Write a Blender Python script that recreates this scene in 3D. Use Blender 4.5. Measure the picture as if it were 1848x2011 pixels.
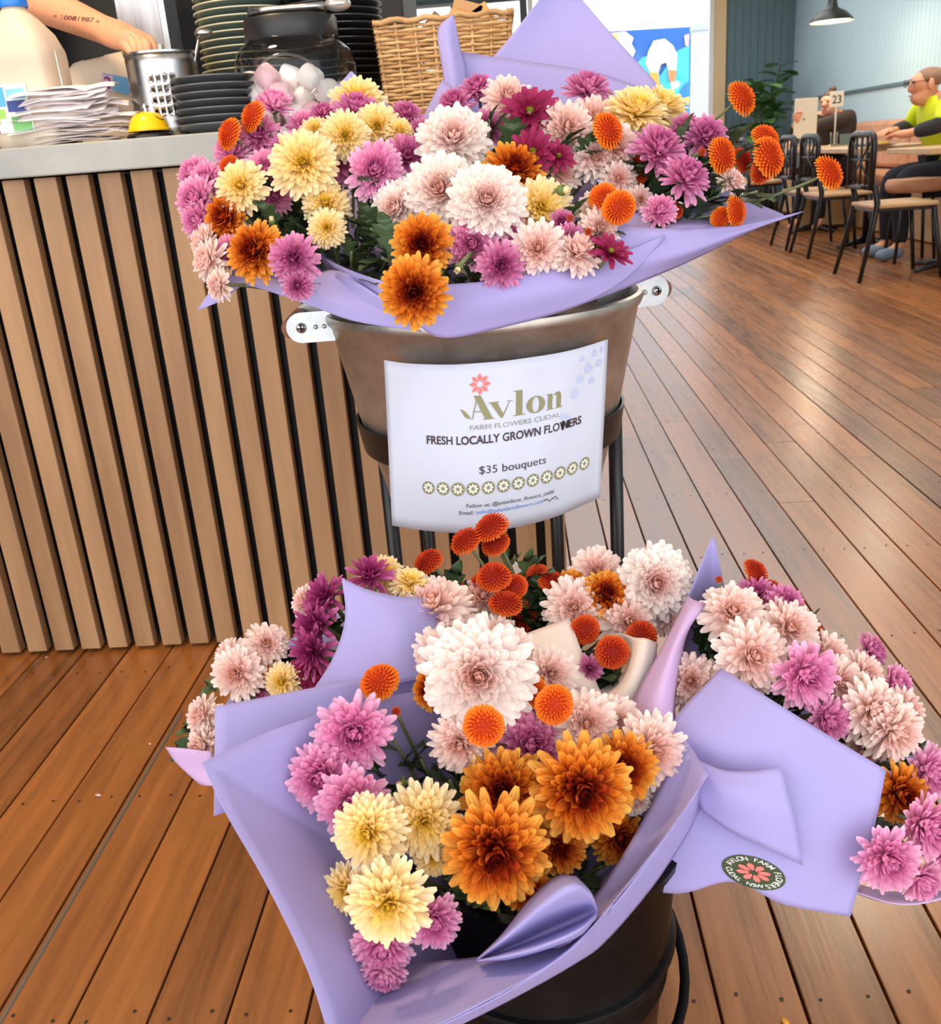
import bpy, bmesh, math, random
from mathutils import Vector, Matrix, Quaternion
from mathutils.bvhtree import BVHTree
random.seed(7)
for o in list(bpy.data.objects): bpy.data.objects.remove(o)
SC = bpy.context.scene
COL = SC.collection
# ------------------------------------------------------------------ camera
W, H, F = 1848.0, 2011.0, 1880.0
PITCH, ROLL, YAW = math.radians(20.5), math.radians(4.4), math.radians(-3.3)
CAM = Vector((0, 0, 1.0))
FW = Vector((math.sin(YAW)*math.cos(PITCH), math.cos(YAW)*math.cos(PITCH), -math.sin(PITCH)))
R0 = Vector((math.cos(YAW), -math.sin(YAW), 0)); U0 = R0.cross(FW)
RT = R0*math.cos(ROLL) - U0*math.sin(ROLL)
UP = R0*math.sin(ROLL) + U0*math.cos(ROLL)
cd = bpy.data.cameras.new('camera'); cam = bpy.data.objects.new('camera', cd); COL.objects.link(cam)
cam.matrix_world = Matrix(((RT.x, UP.x, -FW.x, CAM.x), (RT.y, UP.y, -FW.y, CAM.y), (RT.z, UP.z, -FW.z, CAM.z), (0, 0, 0, 1)))
cd.sensor_fit = 'HORIZONTAL'; cd.sensor_width = 36.0; cd.lens = F/W*36.0
cd.clip_start = 0.05; cd.clip_end = 200
cd.dof.use_dof = True; cd.dof.focus_distance = 1.12; cd.dof.aperture_fstop = 16.0
SC.camera = cam
# ------------------------------------------------------------------ world, exposure
wd = bpy.data.worlds.new('sky'); SC.world = wd; wd.use_nodes = True
bg = wd.node_tree.nodes['Background']; bg.inputs[0].default_value = (0.99, 0.98, 1.0, 1); bg.inputs[1].default_value = 1.45
vs = SC.view_settings
vs.view_transform = 'Standard'; vs.look = 'None'; vs.gamma = 1.0; vs.use_curve_mapping = False
vs.exposure = 1.0
# ------------------------------------------------------------------ helpers
def ray(x, y): return FW + RT*((x-W/2)/F) - UP*((y-H/2)/F)
def P(x, y, d): return CAM + ray(x, y)*d                       # point at depth d along the view axis
def YP(x, y, Y):                                               # point on the plane y = Y
    r = ray(x, y); return CAM + r*((Y-CAM.y)/r.y)
def ZP(x, y, Z):
    r = ray(x, y); return CAM + r*((Z-CAM.z)/r.z)
def lin(c): return tuple(((v/255/12.92) if v/255 <= .04045 else ((v/255+.055)/1.055)**2.4) for v in c)
def lerp(a, b, t): return a+(b-a)*t
def link(o, parent=None):
    COL.objects.link(o)
    if parent: o.parent = parent
    return o
def tag(o, label=None, cat=None, group=None, kind=None):
    if label: o['label'] = label
    if cat: o['category'] = cat
    if group: o['group'] = group
    if kind: o['kind'] = kind
    return o
def thing(name, label, cat, loc=(0, 0, 0), rz=0.0, group=None):
    o = bpy.data.objects.new(name, None); o.empty_display_size = .05; link(o)
    o.location = loc; o.rotation_euler = (0, 0, rz)
    return tag(o, label, cat, group)
def mesh_obj(name, verts, faces, m, parent=None, smooth=True, world=False):
    me = bpy.data.meshes.new(name); me.from_pydata([tuple(v) for v in verts], [], faces); me.update()
    if smooth: me.polygons.foreach_set('use_smooth', [True]*len(me.polygons))
    for q in (m if isinstance(m, (list, tuple)) else [m]): me.materials.append(q)
    o = bpy.data.objects.new(name, me); link(o, parent)
    if world and parent: o.location = -parent.location           # vertices given in world space, parent unrotated
    return o
class MB:
    def __init__(s): s.v = []; s.f = []
    def add(s, vs, fs):
        n = len(s.v); s.v += [Vector(v) for v in vs]; s.f += [tuple(i+n for i in f) for f in fs]; return s
    def box(s, c, d, rot=None):
        c = Vector(c); hx, hy, hz = d[0]/2, d[1]/2, d[2]/2
        vs = [Vector((x, y, z)) for x in (-hx, hx) for y in (-hy, hy) for z in (-hz, hz)]
        if rot: vs = [rot @ v for v in vs]
        return s.add([c+v for v in vs], [(0, 1, 3, 2), (4, 6, 7, 5), (0, 4, 5, 1), (2, 3, 7, 6), (0, 2, 6, 4), (1, 5, 7, 3)])
    def tube(s, pts, r, n=8, cap=True):
        pts = [Vector(p) for p in pts]; rs = r if isinstance(r, (list, tuple)) else [r]*len(pts)
        vs = []; up = None
        for i, p in enumerate(pts):
            t = (pts[min(i+1, len(pts)-1)]-pts[max(i-1, 0)])
            t = t.normalized() if t.length > 1e-9 else Vector((0, 0, 1))
            if up is None:
                up = Vector((0, 0, 1)) if abs(t.z) < .9 else Vector((1, 0, 0))
            a = t.cross(up)
            if a.length < 1e-6: a = t.cross(Vector((0, 1, 0)))
            a.normalize(); b = t.cross(a).normalized(); up = -b if b.dot(up) < 0 else b
            b = a.cross(t)
            for k in range(n):
                an = 2*math.pi*k/n; vs.append(p+(a*math.cos(an)+b*math.sin(an))*rs[i])
        fs = [(i*n+k, i*n+(k+1) % n, (i+1)*n+(k+1) % n, (i+1)*n+k) for i in range(len(pts)-1) for k in range(n)]
        if cap: fs += [tuple(range(n-1, -1, -1)), tuple((len(pts)-1)*n+k for k in range(n))]
        return s.add(vs, fs)
    def lathe(s, prof, n=32, c=(0, 0, 0), closed=False):
        c = Vector(c); m = len(prof)
        vs = [c+Vector((r*math.cos(2*math.pi*k/n), r*math.sin(2*math.pi*k/n), z)) for r, z in prof for k in range(n)]
        fs = [(i*n+k, i*n+(k+1) % n, ((i+1) % m)*n+(k+1) % n, ((i+1) % m)*n+k) for i in range(m if closed else m-1) for k in range(n)]
        return s.add(vs, fs)
    def disc(s, c, r, n=24, axis=None):
        c = Vector(c)
        return s.add([c+Vector((r*math.cos(2*math.pi*k/n), r*math.sin(2*math.pi*k/n), 0)) for k in range(n)], [tuple(range(n))])
    def build(s, name, m, parent=None, smooth=False, world=False, bevel=0):
        o = mesh_obj(name, s.v, s.f, m, parent, smooth, world)
        if bevel:
            b = o.modifiers.new('bevel', 'BEVEL'); b.width = bevel; b.segments = 2; b.limit_method = 'ANGLE'
        return o
def auto_smooth(o, ang=40):
    me = o.data; bm = bmesh.new(); bm.from_mesh(me)
    bmesh.ops.recalc_face_normals(bm, faces=bm.faces)
    for e in bm.edges:
        e.smooth = not (len(e.link_faces) == 2 and e.calc_face_angle(0) > math.radians(ang))
    for f in bm.faces: f.smooth = True
    bm.to_mesh(me); bm.free(); return o
def ellipsoid(c, r, nu=20, nv=12):
    mb = MB(); prof = [(max(1e-4, math.sin(math.pi*i/nv)), -math.cos(math.pi*i/nv)) for i in range(nv+1)]
    mb.lathe(prof, nu); mb.v = [Vector((v.x*r[0]+c[0], v.y*r[1]+c[1], v.z*r[2]+c[2])) for v in mb.v]; return mb
def catmull(pts, n):
    out = []; m = len(pts)
    if m == 2: return [pts[0].lerp(pts[1], i/n) for i in range(n+1)]
    for k in range(n+1):
        t = k/n*(m-1); i = min(int(t), m-2); f = t-i
        p1, p2 = pts[i], pts[i+1]
        p0 = pts[i-1] if i > 0 else p1*2-p2
        p3 = pts[i+2] if i+2 < m else p2*2-p1
        out.append(.5*((2*p1)+(p2-p0)*f+(2*p0-5*p1+4*p2-p3)*f*f+(3*p1-p0-3*p2+p3)*f**3))
    return out
def grid_faces(nr, nc, wrap=False):
    return [(i*nc+j, i*nc+(j+1) % nc, (i+1)*nc+(j+1) % nc, (i+1)*nc+j) for i in range(nr-1) for j in range(nc if wrap else nc-1)]
def to_mesh(o):
    dg = bpy.context.evaluated_depsgraph_get(); dg.update()
    me = bpy.data.meshes.new_from_object(o.evaluated_get(dg)); return me
def skin(name, joints, edges, m, parent=None, levels=2, world=False):
    """joints: {key: (pos, radius or (rx, ry))}; grows one continuous limb surface"""
    keys = list(joints); me = bpy.data.meshes.new(name)
    me.from_pydata([tuple(joints[k][0]) for k in keys], [(keys.index(a), keys.index(b)) for a, b in edges], [])
    o = bpy.data.objects.new(name, me); COL.objects.link(o)
    sk = o.modifiers.new('s', 'SKIN'); sk.use_smooth_shade = True
    for i, k in enumerate(keys):
        r = joints[k][1]; r = r if isinstance(r, tuple) else (r, r)
        me.skin_vertices[0].data[i].radius = r
        me.skin_vertices[0].data[i].use_root = (i == 0)
    sb = o.modifiers.new('b', 'SUBSURF'); sb.levels = levels; sb.render_levels = levels
    nm = to_mesh(o); bpy.data.objects.remove(o)
    nm.name = name; nm.materials.clear(); nm.materials.append(m)
    nm.polygons.foreach_set('use_smooth', [True]*len(nm.polygons))
    o = bpy.data.objects.new(name, nm); link(o, parent)
    if world and parent: o.location = -parent.location
    return o
_tc = {}
def text2d(s, bold=0.0, shear=0.0):
    """triangulated outline of a string, normalised: cap height 1, starts at x = 0 -> verts, faces, width"""
    key = (s, bold, shear)
    if key in _tc: return _tc[key]
    cu = bpy.data.curves.new('t', 'FONT'); cu.body = s; cu.size = 1.0; cu.offset = bold; cu.shear = shear; cu.resolution_u = 4
    o = bpy.data.objects.new('t', cu); COL.objects.link(o)
    me = to_mesh(o); vs = [(v.co.x/.69, v.co.y/.69) for v in me.vertices]; fs = [tuple(p.vertices) for p in me.polygons]
    bpy.data.objects.remove(o); bpy.data.meshes.remove(me)
    x0 = min(v[0] for v in vs); vs = [(a-x0, b) for a, b in vs]
    _tc[key] = (vs, fs, max(v[0] for v in vs)); return _tc[key]
def bvh_of(o):
    bpy.context.view_layer.update()
    dg = bpy.context.evaluated_depsgraph_get(); dg.update()
    ev = o.evaluated_get(dg); me = ev.to_mesh(); mw = ev.matrix_world
    t = BVHTree.FromPolygons([mw @ v.co for v in me.vertices], [tuple(p.vertices) for p in me.polygons]); ev.to_mesh_clear(); return t
def decal(name, pts2, faces, tree, m, parent, off=.0006):
    """flat print laid on an existing surface: each vertex found on that surface and lifted by off"""
    vs = []; last = None
    for x, y in pts2:
        r = ray(x, y).normalized(); hit = tree.ray_cast(CAM, r)
        if hit[0] is None:
            p = CAM+r*last if last else CAM+r*1.0
        else:
            p = hit[0]-r*off*2+Vector((0, 0, off*.2)); last = (p-CAM).length
        vs.append(p)
    return mesh_obj(name, vs, faces, m, parent, smooth=False, world=True)
# ------------------------------------------------------------------ materials
def new_mat(name):
    m = bpy.data.materials.new(name); m.use_nodes = True; nt = m.node_tree
    return m, nt, nt.nodes['Principled BSDF']
def M(name, col, rough=.5, metal=0.0, spec=.5, **kw):
    m, nt, b = new_mat(name); c = lin(col)
    b.inputs['Base Color'].default_value = (*c, 1); b.inputs['Roughness'].default_value = rough
    b.inputs['Metallic'].default_value = metal; b.inputs['Specular IOR Level'].default_value = spec
    for k, v in kw.items(): b.inputs[k.replace('_', ' ')].default_value = v
    return m
def node(nt, t, **kw):
    n = nt.nodes.new(t)
    for k, v in kw.items(): setattr(n, k, v)
    return n
def math_n(nt, op, a, b=None, clamp=False):
    n = nt.nodes.new('ShaderNodeMath'); n.operation = op; n.use_clamp = clamp
    for i, v in enumerate((a, b)):
        if v is None: continue
        if isinstance(v, (int, float)): n.inputs[i].default_value = v
        else: nt.links.new(v, n.inputs[i])
    return n.outputs[0]
def ramp(nt, fac, stops):
    r = nt.nodes.new('ShaderNodeValToRGB'); e = r.color_ramp.elements
    while len(e) < len(stops): e.new(.5)
    for el, (p, c) in zip(e, stops): el.position = p; el.color = (*lin(c), 1)
    nt.links.new(fac, r.inputs[0]); return r.outputs[0]
def mnoise(name, c1, c2, scale=(10, 10, 10), rough=(.4, .6), metal=0.0, bump=0.0, detail=6, coord='Object', rand=0.0, lo=.3, hi=.7, spec=.5):
    m, nt, b = new_mat(name); L = nt.links
    if coord == 'World': src = node(nt, 'ShaderNodeNewGeometry').outputs['Position']
    else: src = node(nt, 'ShaderNodeTexCoord').outputs[coord]
    mp = node(nt, 'ShaderNodeMapping'); mp.inputs['Scale'].default_value = scale; L.new(src, mp.inputs[0])
    vec = mp.outputs[0]
    oi = node(nt, 'ShaderNodeObjectInfo')
    if rand:
        cb = node(nt, 'ShaderNodeVectorMath', operation='ADD'); sc = node(nt, 'ShaderNodeVectorMath', operation='SCALE')
        cb3 = node(nt, 'ShaderNodeCombineXYZ')
        for i in range(3): L.new(oi.outputs['Random'], cb3.inputs[i])
        sc.inputs['Scale'].default_value = 37.0; L.new(cb3.outputs[0], sc.inputs[0])
        L.new(vec, cb.inputs[0]); L.new(sc.outputs[0], cb.inputs[1]); vec = cb.outputs[0]
    nz = node(nt, 'ShaderNodeTexNoise'); nz.inputs['Scale'].default_value = 1.0; nz.inputs['Detail'].default_value = detail
    nz.inputs['Roughness'].default_value = .65; L.new(vec, nz.inputs['Vector'])
    fac = nz.outputs['Fac']
    if rand:
        t = math_n(nt, 'MULTIPLY', math_n(nt, 'SUBTRACT', oi.outputs['Random'], .5), rand); fac = math_n(nt, 'ADD', fac, t)
    col = ramp(nt, fac, [(lo, c1), (hi, c2)]); L.new(col, b.inputs['Base Color'])
    mr = node(nt, 'ShaderNodeMapRange'); mr.inputs[3].default_value = rough[0]; mr.inputs[4].default_value = rough[1]
    L.new(nz.outputs['Fac'], mr.inputs[0]); L.new(mr.outputs[0], b.inputs['Roughness'])
    b.inputs['Metallic'].default_value = metal; b.inputs['Specular IOR Level'].default_value = spec
    if bump:
        bp = node(nt, 'ShaderNodeBump'); bp.inputs['Strength'].default_value = bump; bp.inputs['Distance'].default_value = .002
        L.new(nz.outputs['Fac'], bp.inputs['Height']); L.new(bp.outputs[0], b.inputs['Normal'])
    return m
def add_trans(m, amt=.25, tint=None):
    """thin sheet: part of the light comes through"""
    nt = m.node_tree; L = nt.links; b = nt.nodes['Principled BSDF']; out = nt.nodes['Material Output']
    tr = node(nt, 'ShaderNodeBsdfTranslucent'); mx = node(nt, 'ShaderNodeMixShader'); mx.inputs[0].default_value = amt
    if b.inputs['Base Color'].links: L.new(b.inputs['Base Color'].links[0].from_socket, tr.inputs[0])
    else: tr.inputs[0].default_value = b.inputs['Base Color'].default_value
    L.new(b.outputs[0], mx.inputs[1]); L.new(tr.outputs[0], mx.inputs[2]); L.new(mx.outputs[0], out.inputs[0]); return m
def thin_glass(name, tint=(1, 1, 1), refl=1.0):
    m, nt, b = new_mat(name); L = nt.links; out = nt.nodes['Material Output']; nt.nodes.remove(b)
    tr = node(nt, 'ShaderNodeBsdfTransparent'); tr.inputs[0].default_value = (*tint, 1)
    gl = node(nt, 'ShaderNodeBsdfGlossy'); gl.inputs['Roughness'].default_value = .03
    fr = node(nt, 'ShaderNodeFresnel'); fr.inputs[0].default_value = 1.5
    mx = node(nt, 'ShaderNodeMixShader'); L.new(math_n(nt, 'MULTIPLY', fr.outputs[0], refl, True), mx.inputs[0])
    L.new(tr.outputs[0], mx.inputs[1]); L.new(gl.outputs[0], mx.inputs[2]); L.new(mx.outputs[0], out.inputs[0]); return m
def emit(name, col, s):
    m, nt, b = new_mat(name); b.inputs['Base Color'].default_value = (*lin(col), 1)
    b.inputs['Emission Color'].default_value = (*lin(col), 1); b.inputs['Emission Strength'].default_value = s; return m
def petal_mat(name, stops, streak=None, trans=.3, wv=.6):
    """pigment by position on the petal (v) and by ring (t: 0 heart .. 1 rim)"""
    m, nt, b = new_mat(name); L = nt.links
    at = node(nt, 'ShaderNodeAttribute', attribute_name='pc'); sp = node(nt, 'ShaderNodeSeparateColor'); L.new(at.outputs['Color'], sp.inputs[0])
    v, t, rn, u = sp.outputs[0], sp.outputs[1], sp.outputs[2], at.outputs['Alpha']
    x = math_n(nt, 'MULTIPLY', math_n(nt, 'POWER', t, .8), math_n(nt, 'ADD', math_n(nt, 'MULTIPLY', v, wv), 1-wv))
    x = math_n(nt, 'ADD', x, math_n(nt, 'MULTIPLY', math_n(nt, 'SUBTRACT', rn, .5), .14), True)
    col = ramp(nt, x, stops)
    if streak:
        w = math_n(nt, 'SINE', math_n(nt, 'ADD', math_n(nt, 'MULTIPLY', u, 19.0), math_n(nt, 'MULTIPLY', rn, 9.0)))
        w = math_n(nt, 'MULTIPLY', math_n(nt, 'GREATER_THAN', w, .35), math_n(nt, 'SUBTRACT', 1.1, v, True))
        mx = node(nt, 'ShaderNodeMixRGB'); L.new(math_n(nt, 'MULTIPLY', w, streak[1], True), mx.inputs[0]); L.new(col, mx.inputs[1])
        mx.inputs[2].default_value = (*lin(streak[0]), 1); col = mx.outputs[0]
    L.new(col, b.inputs['Base Color']); b.inputs['Roughness'].default_value = .62; b.inputs['Specular IOR Level'].default_value = .25
    return add_trans(m, trans)
MT = {}
MT['lav'] = add_trans(M('lavender_paper', (180, 172, 226), .78, spec=.10), .22)
MT['lilac'] = add_trans(M('lilac_paper_lining', (218, 186, 228), .75, spec=.12), .22)
MT['cream'] = add_trans(M('cream_paper', (242, 228, 218), .8, spec=.1), .2)
MT['white_paper'] = add_trans(M('white_paper', (214, 219, 234), .7, spec=.15), .12)
MT['stem'] = M('stem_green', (112, 122, 84), .55)
MT['leaf'] = mnoise('leaf_green', (40, 62, 38), (74, 98, 58), (60, 60, 60), (.45, .6), rand=.3)
MT['calyx'] = M('calyx_green', (98, 118, 60), .6)
MT['black'] = M('black_powder_coat', (20, 20, 22), .38)
MT['blackplastic'] = mnoise('black_plastic_wet', (7, 7, 8), (26, 26, 28), (9, 9, 14), (.18, .5), lo=.5, hi=.9, spec=.22)
MT['steel'] = mnoise('brushed_steel', (150, 150, 150), (205, 205, 205), (30, 30, 2), (.22, .36), metal=1.0)
MT['galv'] = mnoise('galvanised_steel', (158, 150, 138), (212, 208, 200), (9, 9, 14), (.26, .5), metal=.86, lo=.35, hi=.72)
MT['galvstrap'] = mnoise('bright_zinc', (188, 196, 198), (222, 228, 230), (30, 30, 30), (.35, .5), metal=.75)
MT['chrome'] = M('chrome', (220, 220, 220), .12, 1.0)
MT['slat'] = mnoise('stained_slat_wood', (142, 106, 72), (176, 138, 98), (16, 16, 1.6), (.45, .62), rand=.22, coord='World')
MT['stone'] = mnoise('grey_stone_top', (152, 154, 150), (178, 180, 174), (5, 5, 5), (.4, .5))
MT['board'] = mnoise('oiled_floor_board', (102, 60, 28), (178, 110, 52), (42, 2.6, 10), (.20, .36), rand=.30, coord='World', bump=.18, lo=.22, hi=.80, spec=.8)
MT['under'] = M('dark_joint', (24, 20, 17), .9)
MT['teal'] = M('teal_wall_paint', (186, 214, 224), .5)
MT['teald'] = M('dark_teal_paint', (92, 116, 124), .6)
MT['ceil'] = M('ceiling_paint', (226, 226, 222), .8)
MT['darkwall'] = M('dark_kitchen_wall', (9, 9, 10), .6)
MT['pine'] = M('pale_timber_trim', (214, 186, 140), .5)
MT['glass'] = thin_glass('thin_glass', (.98, .99, .99), .8)
MT['ink_olive'] = M('olive_ink', (138, 136, 100), .7)
MT['ink_dark'] = M('dark_ink', (66, 50, 56), .7)
MT['ink_grey'] = M('grey_ink', (148, 146, 134), .7)
MT['ink_coral'] = M('coral_ink', (246, 120, 112), .7)
MT['ink_blue'] = M('blue_ink', (92, 140, 214), .7)
MT['ink_black'] = M('black_ink', (26, 22, 26), .7)
MT['ink_white'] = M('white_ink', (240, 240, 232), .7)
MT['ink_green'] = M('sticker_green', (54, 68, 36), .5)
MT['ink_pale'] = M('pale_lilac_ink', (184, 194, 222), .7)
MT['skin'] = M('skin', (226, 160, 124), .5, Subsurface_Weight=.1)
MT['yellow'] = M('yellow_enamel', (250, 196, 10), .25)
MT['p_white'] = petal_mat('petal_white', [(0, (238, 176, 84)), (.09, (244, 190, 150)), (.26, (250, 212, 204)), (.48, (254, 240, 234)), (1, (255, 250, 244))])
MT['p_blush'] = petal_mat('petal_blush', [(0, (244, 200, 120)), (.12, (244, 192, 160)), (.34, (248, 212, 204)), (.65, (252, 232, 224)), (1, (254, 242, 234))])
MT['p_pink'] = petal_mat('petal_pink', [(0, (150, 40, 100)), (.16, (200, 84, 148)), (.36, (234, 144, 196)), (.66, (246, 178, 216)), (1, (252, 212, 234))])
MT['p_mauve'] = petal_mat('petal_mauve', [(0, (140, 40, 96)), (.22, (186, 78, 136)), (.5, (218, 126, 178)), (1, (242, 184, 218))])
MT['p_yel'] = petal_mat('petal_yellow', [(0, (214, 206, 40)), (.16, (244, 214, 50)), (.32, (252, 222, 110)), (.55, (253, 230, 166)), (1, (254, 242, 208))])
MT['p_brz'] = petal_mat('petal_bronze', [(0, (70, 6, 8)), (.24, (126, 22, 12)), (.44, (190, 66, 18)), (.66, (240, 146, 40)), (1, (255, 204, 96))], ((150, 26, 12), .85), wv=.62)
MT['p_burg'] = petal_mat('petal_burgundy', [(0, (176, 178, 60)), (.08, (128, 20, 54)), (.5, (142, 26, 70)), (1, (176, 54, 104))])
MT['p_mag'] = petal_mat('petal_magenta', [(0, (120, 24, 76)), (.4, (160, 48, 110)), (.8, (196, 96, 150)), (1, (214, 134, 180))])
MT['p_pom'] = petal_mat('petal_orange', [(0, (186, 46, 8)), (.28, (226, 90, 14)), (.55, (247, 132, 28)), (1, (255, 172, 62))], wv=.7, trans=.25)
MT['p_red'] = petal_mat('petal_rust', [(0, (146, 22, 10)), (.3, (200, 58, 18)), (.6, (232, 96, 30)), (1, (246, 136, 58))], wv=.7, trans=.25)
# ------------------------------------------------------------------ lamps (pendants outside the view, one added as fill; daylight enters from the open front)
def pendant_light(loc, power, col=(1, .82, .6), r=.06):
    l = bpy.data.lights.new('pendant_bulb', 'POINT'); l.energy = power; l.color = col; l.shadow_soft_size = r
    o = bpy.data.objects.new('pendant_bulb', l); COL.objects.link(o); o.location = loc; return o
# ================================================================== THE SETTING
FY1 = 14.8
fl = tag(MB().box((.6, 6.6, -.035), (10.2, 16.6, .03)).build('floor', MT['under']), kind='structure')
PW, BA = .1025, math.tan(math.radians(.5))
bm_board = MB().box((0, 0, -.009), (PW-.0035, 1, .018))
bme = bm_board.build('floor_board', MT['board'], fl); bv = bme.modifiers.new('b', 'BEVEL'); bv.width = .0012; bv.segments = 1
me0 = to_mesh(bme); bme.modifiers.clear(); bme.data = me0
first = True; nails = MB(); rb = random.Random(3)
for k in range(-18, 38):
    y = -1.4+rb.random()*2.0 if k % 2 else -1.4
    xr = .207+k*PW+PW/2
    y0 = -1.4
    while y0 < FY1:
        ln = rb.uniform(3.2, 5.4); y1 = min(FY1, y0+ln)
        yc = (y0+y1)/2; xc = xr+BA*(yc-1)
        if not (xc < -.1 and y0 > 1.9):
            o = bme if first else bme.copy()
            if not first: link(o, fl)
            first = False
            o.location = (xc, yc, rb.uniform(-.0006, .0006)); o.scale = (1, y1-y0-.002, 1); o.rotation_euler = (0, 0, -math.radians(.5))
        y0 = y1
    for yn in [.905+.45*j for j in range(9)]:
        for sx in (-.026, .026):
            xn = xr+sx+BA*(yn-1)
            if not (xn < .1 and yn > 1.9): nails.disc((xn+rb.uniform(-.004, .004), yn+rb.uniform(-.008, .008), .0009), .0026, 8)
tag(nails.build('nail_heads', M('nail_dark', (34, 28, 24), .6), fl), kind='stuff')
# filler strip standing slightly proud in one joint
MB().tube([(-.706+BA*(yy-1)+.001, yy, -.002) for yy in (.7, 1.0, 1.4, 1.62)], .005, 6).build('joint_filler', M('grey_filler', (112, 96, 80), .7), fl)

def wall(name, c, d, m): return tag(MB().box(c, d).build(name, m), kind='structure')
ce = tag(MB().box((.6, 1.75, 3.45), (10.2, 7.5, .1)).box((.6, 14.2, 3.45), (10.2, 1.4, .1)).box((-2.5, 9.5, 3.45), (4.0, 8.0, .1)).box((4.45, 9.5, 3.45), (2.5, 8.0, .1)).build('ceiling', MT['ceil']), kind='structure')  # skylight opening added to brighten the right wall and far floor
for yy in (5.5, 13.5): MB().box((1.35, yy, 3.62), (3.7, .08, .3)).build('added_skylight_kerb', MT['ceil'], ce)
for xx in (-.5, 3.2): MB().box((xx, 9.5, 3.62), (.08, 8.0, .3)).build('added_skylight_kerb', MT['ceil'], ce)
wr = wall('wall_right', (4.17, 7.0, 1.7), (.1, 15.8, 3.5), MT['teal'])
# tongue-and-groove boards on the upper right wall, rail below
bb = MB().box((0, 0, 0), (.014, .094, 2.05)); y = 5.2; proto = None
while y < FY1-.03:
    if proto is None:
        proto = bb.build('wall_board', MT['teal'], wr); o = proto
    else: o = proto.copy(); link(o, wr)
    o.location = (4.113, y, 1.36+1.03); y += .1
MB().box((4.108, 10, 1.345), (.03, 9.6, .022)).build('dado_rail', MT['teald'], wr)
# back wall: glazed front on the left, painted panel on the right
def bx(px, py): return YP(px, py, FY1).x
XA, XB = bx(1404, 100), 4.12
wb = wall('wall_back', ((XA+.16+XB)/2, FY1+.06, 1.7), (XB-XA-.16, .1, 3.5), MT['teald'])
o = None
for i in range(9):
    x = XA+.22+i*.105
    if x > 4.06: break
    if o is None: o = p0 = MB().box((0, 0, 0), (.098, .014, 3.4)).build('wall_board', MT['teald'], wb)
    else: o = p0.copy(); link(o, wb)
    o.location = (x, FY1+.004, 1.7)
tag(MB().box((.5, FY1+.06, 3.2), (XA*2-.7, .12, .5)).build('wall_head', MT['teald']), kind='structure')
tr = tag(MB().box((XA+.06, FY1+.02, 1.6), (.15, .22, 3.2)).build('trim_1', MT['pine'], bevel=.006), kind='structure')
def window(n, xa, xb, fm, fw=.07):
    w = tag(bpy.data.objects.new('window_%d' % n, None), kind='structure'); link(w); w.location = ((xa+xb)/2, FY1+.05, 0)
    h = (xb-xa)/2
    for sx in (-1, 1): MB().box((sx*(h-fw/2), 0, 1.5), (fw, .1, 3.0)).build('window_frame', fm, w, bevel=.004)
    for z in (.06, 2.96): MB().box((0, 0, z), (h*2-2*fw, .1, .09)).build('window_rail', fm, w, bevel=.004)
    MB().box((0, 0, 1.5), (h*2-2*fw, .008, 2.8)).build('window_pane', MT['glass'], w)
window(1, bx(1038, 50), XA, M('white_frame', (226, 228, 226), .5))
window(2, bx(905, 50), bx(1038, 50)-.01, M('dark_frame', (46, 50, 52), .5), .1)
window(3, bx(775, 50), bx(905, 50)-.01, M('grey_frame', (150, 154, 154), .5), .12)
wl = wall('wall_left', (-4.4, 7, 1.7), (.1, 15.6, 3.5), MT['darkwall'])
# ---- outside the window: pale yard, corrugated wall, painted panel, post, plant
tag(MB().box((1, 22, -.06), (30, 14, .08)).build('yard_ground', M('pale_concrete', (212, 212, 208), .8)), kind='structure')
yw = tag(MB().box((1.0, 24.2, 1.45), (26, .1, 3.1)).build('yard_wall', M('white_render', (236, 238, 240), .8)), kind='structure')
for i in range(3):
    MB().box((1.0, 24.12, 2.0+i*.34), (26, .05, .31)).build('weatherboard', M('white_board_%d' % i, (228+(i % 3)*6, 228+(i % 3)*5, 224+(i % 3)*6), .7), yw)
MY = 20.0
def mp(px, py, off=0): return YP(px, py, MY-off)
mu = thing('painted_panel', 'blue outdoor panel painted with bright abstract shapes, seen through the window', 'mural', tuple(mp(1270, 150)))
def flat(name, pts, col, off, parent=mu):
    vs = [mp(x, y, off) for x, y in pts]; n = len(vs)
    vs2 = [v+Vector((0, .02, 0)) for v in vs]
    fs = [tuple(range(n-1, -1, -1)), tuple(range(n, 2*n))]+[(i, (i+1) % n, n+(i+1) % n, n+i) for i in range(n)]
    o = mesh_obj(name, vs+vs2, fs, M(name+'_paint', col, .7), parent, smooth=False, world=True)
    return o
flat('panel_board', [(1080, 68), (1358, 52), (1352, 384), (1080, 402)], (40, 104, 190), .0)
flat('turquoise_shape', [(1255, 330), (1246, 130), (1262, 112), (1285, 108), (1296, 150), (1330, 100), (1354, 88), (1350, 330)], (70, 196, 226), .03)
flat('cloud_shape', [(1190, 66), (1228, 62), (1244, 74), (1240, 86), (1248, 100), (1240, 118), (1215, 122), (1195, 140), (1120, 140), (1120, 68)], (250, 244, 226), .06)
flat('yellow_streak', [(1188, 68), (1212, 66), (1216, 100), (1204, 118), (1192, 100)], (250, 222, 110), .09)
flat('coral_shape', [(1284, 80), (1306, 76), (1322, 90), (1330, 108), (1328, 140), (1314, 138), (1308, 122), (1298, 126), (1292, 145), (1278, 146), (1268, 124), (1274, 100)], (252, 244, 214), .06)
flat('orange_drip', [(1276, 142), (1292, 142), (1296, 168), (1300, 182), (1290, 184), (1280, 162)], (240, 168, 70), .09)
flat('orange_drip', [(1312, 137), (1328, 138), (1326, 156), (1322, 168), (1314, 156)], (236, 140, 90), .09)
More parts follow.
